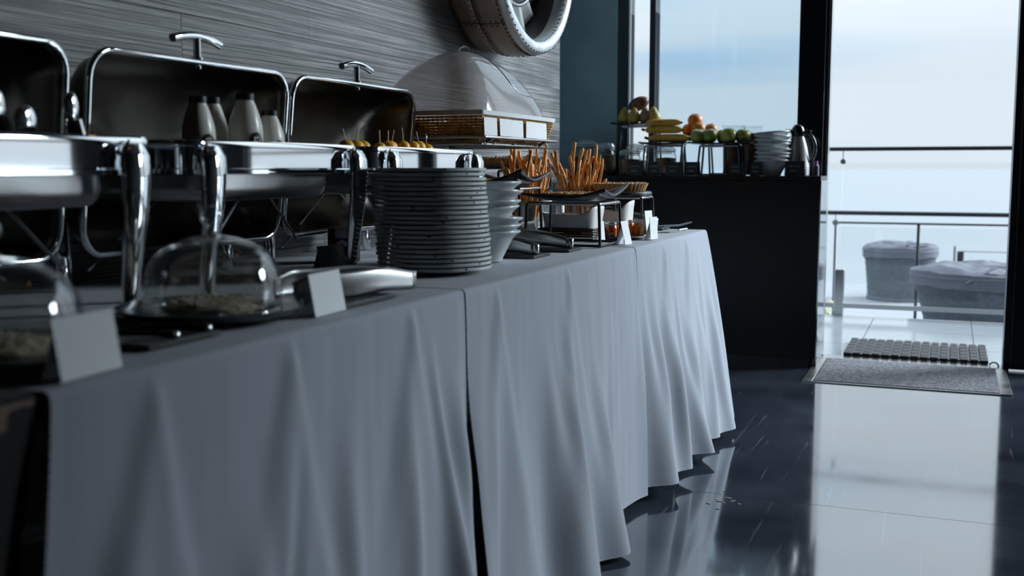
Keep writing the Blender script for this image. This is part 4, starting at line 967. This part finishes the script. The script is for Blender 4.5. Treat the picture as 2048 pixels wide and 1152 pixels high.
# clamp lid jars
M_seal = mat('grey_seal', (.42, .40, .37), .5)
def jar(x, y, r, h, m_, label, fill=.72):
    z = K + .0004; o = thing('clamp_jar', label, 'jar', (x, y, z), 'clamp lid jars on the counter')
    hb = h * .80
    pr = [(.001, .004), (r * .90, .0), (r, .008), (r, hb * .74), (r * .97, hb * .82), (r * .80, hb * .93), (r * .78, hb)]
    part('glass_body', MB().lathe(pr, 40, (x, y, z)), M_jar, o, ang=80)
    part('contents', MB().lathe([(.001, .006), (r * .88, .006), (r * .95, .012), (r * .95, hb * fill * .97), (r * .6, hb * fill), (.001, hb * fill * 1.02)], 32, (x, y, z)), m_, o, ang=80)
    part('seal', MB().lathe([(r * .80, hb + .0005), (r * .88, hb + .0005), (r * .88, hb + .005), (r * .80, hb + .005), (r * .80, hb + .0005)], 36, (x, y, z)), M_seal, o)
    part('glass_lid', MB().lathe([(r * .90, hb + .0055), (r * .96, hb + .010), (r * .96, h * .90), (r * .78, h * .955), (r * .55, h), (.001, h * .985)], 40, (x, y, z)), glass('lid_glass', (.86, .88, .88), .12, 1.9, .38, (.75, .78, .78)), o, ang=80)
    wv = MB(); q = R(-20); cx_, cy_ = x + r * .99 * math.cos(q), y + r * .99 * math.sin(q)
    wv.tube([(x + r * .86 * math.cos(a), y + r * .86 * math.sin(a), z + hb * .96) for a in [R(12 * k) for k in range(30)]], .0016, 6, closed=True)
    wv.tube([(cx_, cy_, z + hb * .66), (cx_ + .006, cy_, z + hb * .85), (cx_ - .001, cy_, z + hb * 1.02), (x + r * .8 * math.cos(q), y + r * .8 * math.sin(q), z + h * .97)], .0018, 6)
    part('wire_clamp', wv, M_steel, o)
jar(-1.870, 5.745, .066, .196, M_cer2, 'tallest clamp jar at the left with dark red dried fruit', .66)
jar(-1.752, 5.705, .058, .176, M_cer, 'clamp jar of brown cereal, second from the left', .80)
jar(-1.775, 5.818, .049, .170, M_cer2, 'clamp jar half hidden behind, third from the left', .7)
jar(-1.600, 5.800, .060, .172, M_cer, 'clamp jar standing behind the short jar below the pears', .6)
jar(-1.602, 5.666, .060, .140, M_cer, 'short clamp jar of dark cereal in front of a taller one', .78)
jar(-1.405, 5.664, .056, .150, M_cer, 'clamp jar of brown cereal below the bananas', .78)
def canister(x, y, r, h, fill, label):
    z = K + .0004; o = thing('cereal_canister', label, 'canister', (x, y, z), 'tall clear canisters')
    part('clear_wall', MB().lathe([(.001, .003), (r * .92, .003), (r * .93, 0), (r, h), (r + .003, h + .001), (r + .003, h - .010)], 36, (x, y, z)), M_jar, o, ang=60)
    part('contents', MB().lathe([(.001, .004), (r * .90, .004), (r * .96, h * fill * .98), (r * .5, h * fill), (.001, h * fill * 1.01)], 32, (x, y, z)), M_cer, o, ang=70)
canister(-1.075, 5.80, .058, .262, .60, 'tall clear canister behind the green apples, half full of cereal')
canister(-.985, 5.815, .054, .258, .86, 'tall clear canister beside the bowls, nearly full of cereal')
M_chalkb = mat('chalkboard', (.014, .017, .02), .55)
for i, (x, y, w_, h, lb) in enumerate(((-1.553, 5.600, .085, .075, 'chalk label with white script before the short clamp jar'), (-1.455, 5.615, .078, .075, 'chalk label standing between the two front clamp jars'), (-1.345, 5.600, .085, .072, 'dark green chalk label before the clamp jar below the bananas'), (-1.255, 5.615, .082, .072, 'chalk label right of the clamp jar below the bananas'), (-1.02, 5.605, .085, .07, 'chalk label before the canister under the apples'), (-.925, 5.612, .06, .068, 'chalk label left of the white bowls on the counter'), (-.735, 5.625, .095, .075, 'wide chalk label in front of the thermos jug'))):
    card((x - w_ / 2, y), (x + w_ / 2, y), K, h, lb, .16, M_chalkb, writing=i + 1)
# small wooden dish under the apples
o = thing('small_dish', 'small brown wooden dish with a steel clip below the fruit trays', 'dish', (-1.13, 5.70, K))
part('dish', MB().lathe([(.001, .003), (.040, .003), (.046, .014), (.048, .014), (.044, 0), (.001, 0)], 30, (-1.13, 5.70, K + .0004)), M_brown, o)
part('clip', MB().tube([(-1.105, 5.68, K + .016), (-1.095, 5.675, K + .033)], .003, 6), M_steel, o)
# thermos jug
jx, jy = -.742, 5.765; jz = K + .0004
o = thing('thermos_jug', 'grey thermos jug with black domed lid and handle beside the bowls', 'jug', (jx, jy, jz)); M_jug = mat('satin_grey_jug', (.34, .345, .35), .35, metal=.5)
part('body', MB().lathe([(.001, 0), (.060, 0), (.063, .004), (.062, .05), (.057, .10), (.047, .15), (.036, .185), (.030, .20), (.001, .20)], 40, (jx, jy, jz)), M_jug, o, ang=60)
part('lid', MB().lathe([(.031, .2005), (.034, .204), (.034, .222), (.030, .242), (.020, .258), (.010, .263), (.001, .264)], 32, (jx, jy, jz)), M_black, o, ang=70)
part('spout', MB().add([(jx - .026, jy - .014, jz + .212), (jx - .026, jy + .014, jz + .212), (jx - .060, jy, jz + .232), (jx - .026, jy - .014, jz + .236), (jx - .026, jy + .014, jz + .236), (jx - .062, jy, jz + .238)], [(0, 1, 2), (3, 5, 4), (0, 2, 5, 3), (1, 4, 5, 2), (0, 3, 4, 1)]), M_black, o)
part('handle', MB().tube([(jx + .030, jy, jz + .222), (jx + .062, jy, jz + .214), (jx + .086, jy, jz + .178), (jx + .092, jy, jz + .13), (jx + .080, jy, jz + .085), (jx + .058, jy, jz + .065)], .0085, 10, up=(0, 1, 0)), M_black, o, sub=1, ang=80)
part('thumb_lever', MB().ball((jx + .052, jy, jz + .226), (.016, .008, .007), n=12, rings=8), M_black, o)
o = thing('small_bottle', 'small violet capped bottle at the right end of the black counter', 'bottle', (-.655, 5.815, K))
part('body', MB().lathe([(.001, 0), (.017, 0), (.018, .003), (.018, .05), (.010, .06), (.001, .06)], 24, (-.655, 5.815, K + .0004)), mat('violet_grey', (.10, .085, .13), .3), o)
part('cap', MB().lathe([(.001, .06), (.011, .06), (.011, .075), (.001, .075)], 20, (-.655, 5.815, K + .0004)), mat('violet', (.24, .10, .26), .35), o)

# ---------------------------------------------------------------- aircraft engine cowl on the wall
EX, EY, EZ, ER = WX, 4.045, 1.888, .442
en = thing('engine_cowl', 'round riveted aircraft engine cowl with fan blades hung on the panelled wall', 'wall decoration', (EX, EY, EZ))
M_cowl = mat('worn_bronze_skin', (.36, .27, .22), .42, metal=.55, var=.45, vscale=3.5, rvar=.12, bump=.04, bscale=5)
def ering(r, x, n=96): return [(x, EY + r * math.cos(2 * math.pi * k / n), EZ + r * math.sin(2 * math.pi * k / n)) for k in range(n)]
XL = -1.545
# skin panels, each its own sheet, with riveted seams
for k in range(8):
    a0, a1 = R(-90 + 8 + 45 * k), R(-90 + 8 + 45 * (k + 1) - .5)
    for q, (xa, xb) in enumerate(((WX + .001, WX + .095), (WX + .0965, XL))):
        def f(u, v, a0=a0, a1=a1, xa=xa, xb=xb):
            a = a0 + (a1 - a0) * u; x = xa + (xb - xa) * v; t_ = (x - WX) / (XL - WX); r = ER - .022 + .024 * math.sin(t_ * 2.2)
            return (x, EY + r * math.cos(a), EZ + r * math.sin(a))
        part('skin_panel', MB().grid(f, 14, 4), M_cowl, en, solid=.003, ang=60)
lipm = MB()
lipm.loops([ering(ER - .002, XL - .006), ering(ER + .002, XL + .002), ering(ER, XL + .018), ering(ER - .012, XL + .030), ering(ER - .030, XL + .033), ering(ER - .046, XL + .024), ering(ER - .056, XL + .002), ering(ER - .058, XL - .03)])
part('lip', lipm, mat('worn_silver', (.74, .77, .80), .38, metal=.45, rvar=.12, vscale=30, bump=.06, bscale=60), en, ang=80)
part('inner_duct', MB().loops([ering(ER - .058, XL - .028), ering(ER - .060, WX + .012)]), mat('duct_dark', (.05, .048, .045), .4, metal=.6), en)
part('back_plate', MB().loops([ering(ER - .03, WX + .004), ering(.02, WX + .005)], cap1=True), M_blackm, en)
rv = MB()
for k in range(120):
    a = 2 * math.pi * k / 120
    for x, r in ((XL - .010, ER + .0025), (WX + .088, ER - .0005), (WX + .104, ER + .000)):
        rv.ball((x, EY + r * math.cos(a), EZ + r * math.sin(a)), (.0034, .0034, .0034), n=6, rings=4)
for k in range(8):
    for q in range(9):
        x = WX + .015 + q * .022
        for dd in (-.011, .011):
            a = R(-90 + 8 + 45 * k) + dd * 2.2; t_ = (x - WX) / (XL - WX); r = ER - .0195 + .024 * math.sin(t_ * 2.2); rv.ball((x, EY + r * math.cos(a), EZ + r * math.sin(a)), .0032, n=6, rings=4)
for k in range(90):
    a = 2 * math.pi * k / 90
    for r, x in ((ER - .008, XL + .028), (ER - .050, XL + .018)): rv.ball((x, EY + r * math.cos(a), EZ + r * math.sin(a)), (.003, .0035, .0035), n=6, rings=4)
part('rivets', rv, mat('rivet_dark', (.06, .055, .05), .45, metal=.7), en, kind='stuff')
hub = part('hub', MB().loops([ering(.245, WX + .06, 64), ering(.245, WX + .13, 64), ering(.215, WX + .165, 64), ering(.12, WX + .185, 64), ering(.01, WX + .19, 64)], cap1=True), mat('hub_grey', (.10, .11, .12), .25, metal=.8), en, ang=60)
part('hub_ring', MB().tube(ering(.248, WX + .137, 64), .008, 8, closed=True, up=(1, 0, 0)), M_steel, hub, ang=70)
M_blade = mat('blade_grey', (.42, .43, .44), .42, metal=.3)
for k in range(20):
    a = R(18 * k + 4)
    def f(u, v, a=a):
        r = .24 + (ER - .062 - .24) * v; w_ = (.050 + .024 * v) * (u - .5); tw = R(32 - 12 * v)
        t_ = Vector((0, -math.sin(a), math.cos(a))); rad = Vector((0, math.cos(a), math.sin(a)))
        p = Vector((WX + .085, EY, EZ)) + rad * r + t_ * w_ * math.cos(tw) * 1.5 + Vector((1, 0, 0)) * w_ * math.sin(tw) * 1.5; return tuple(p)
    part('blade', MB().grid(f, 6, 5), M_blade, en, solid=.003, ang=60)
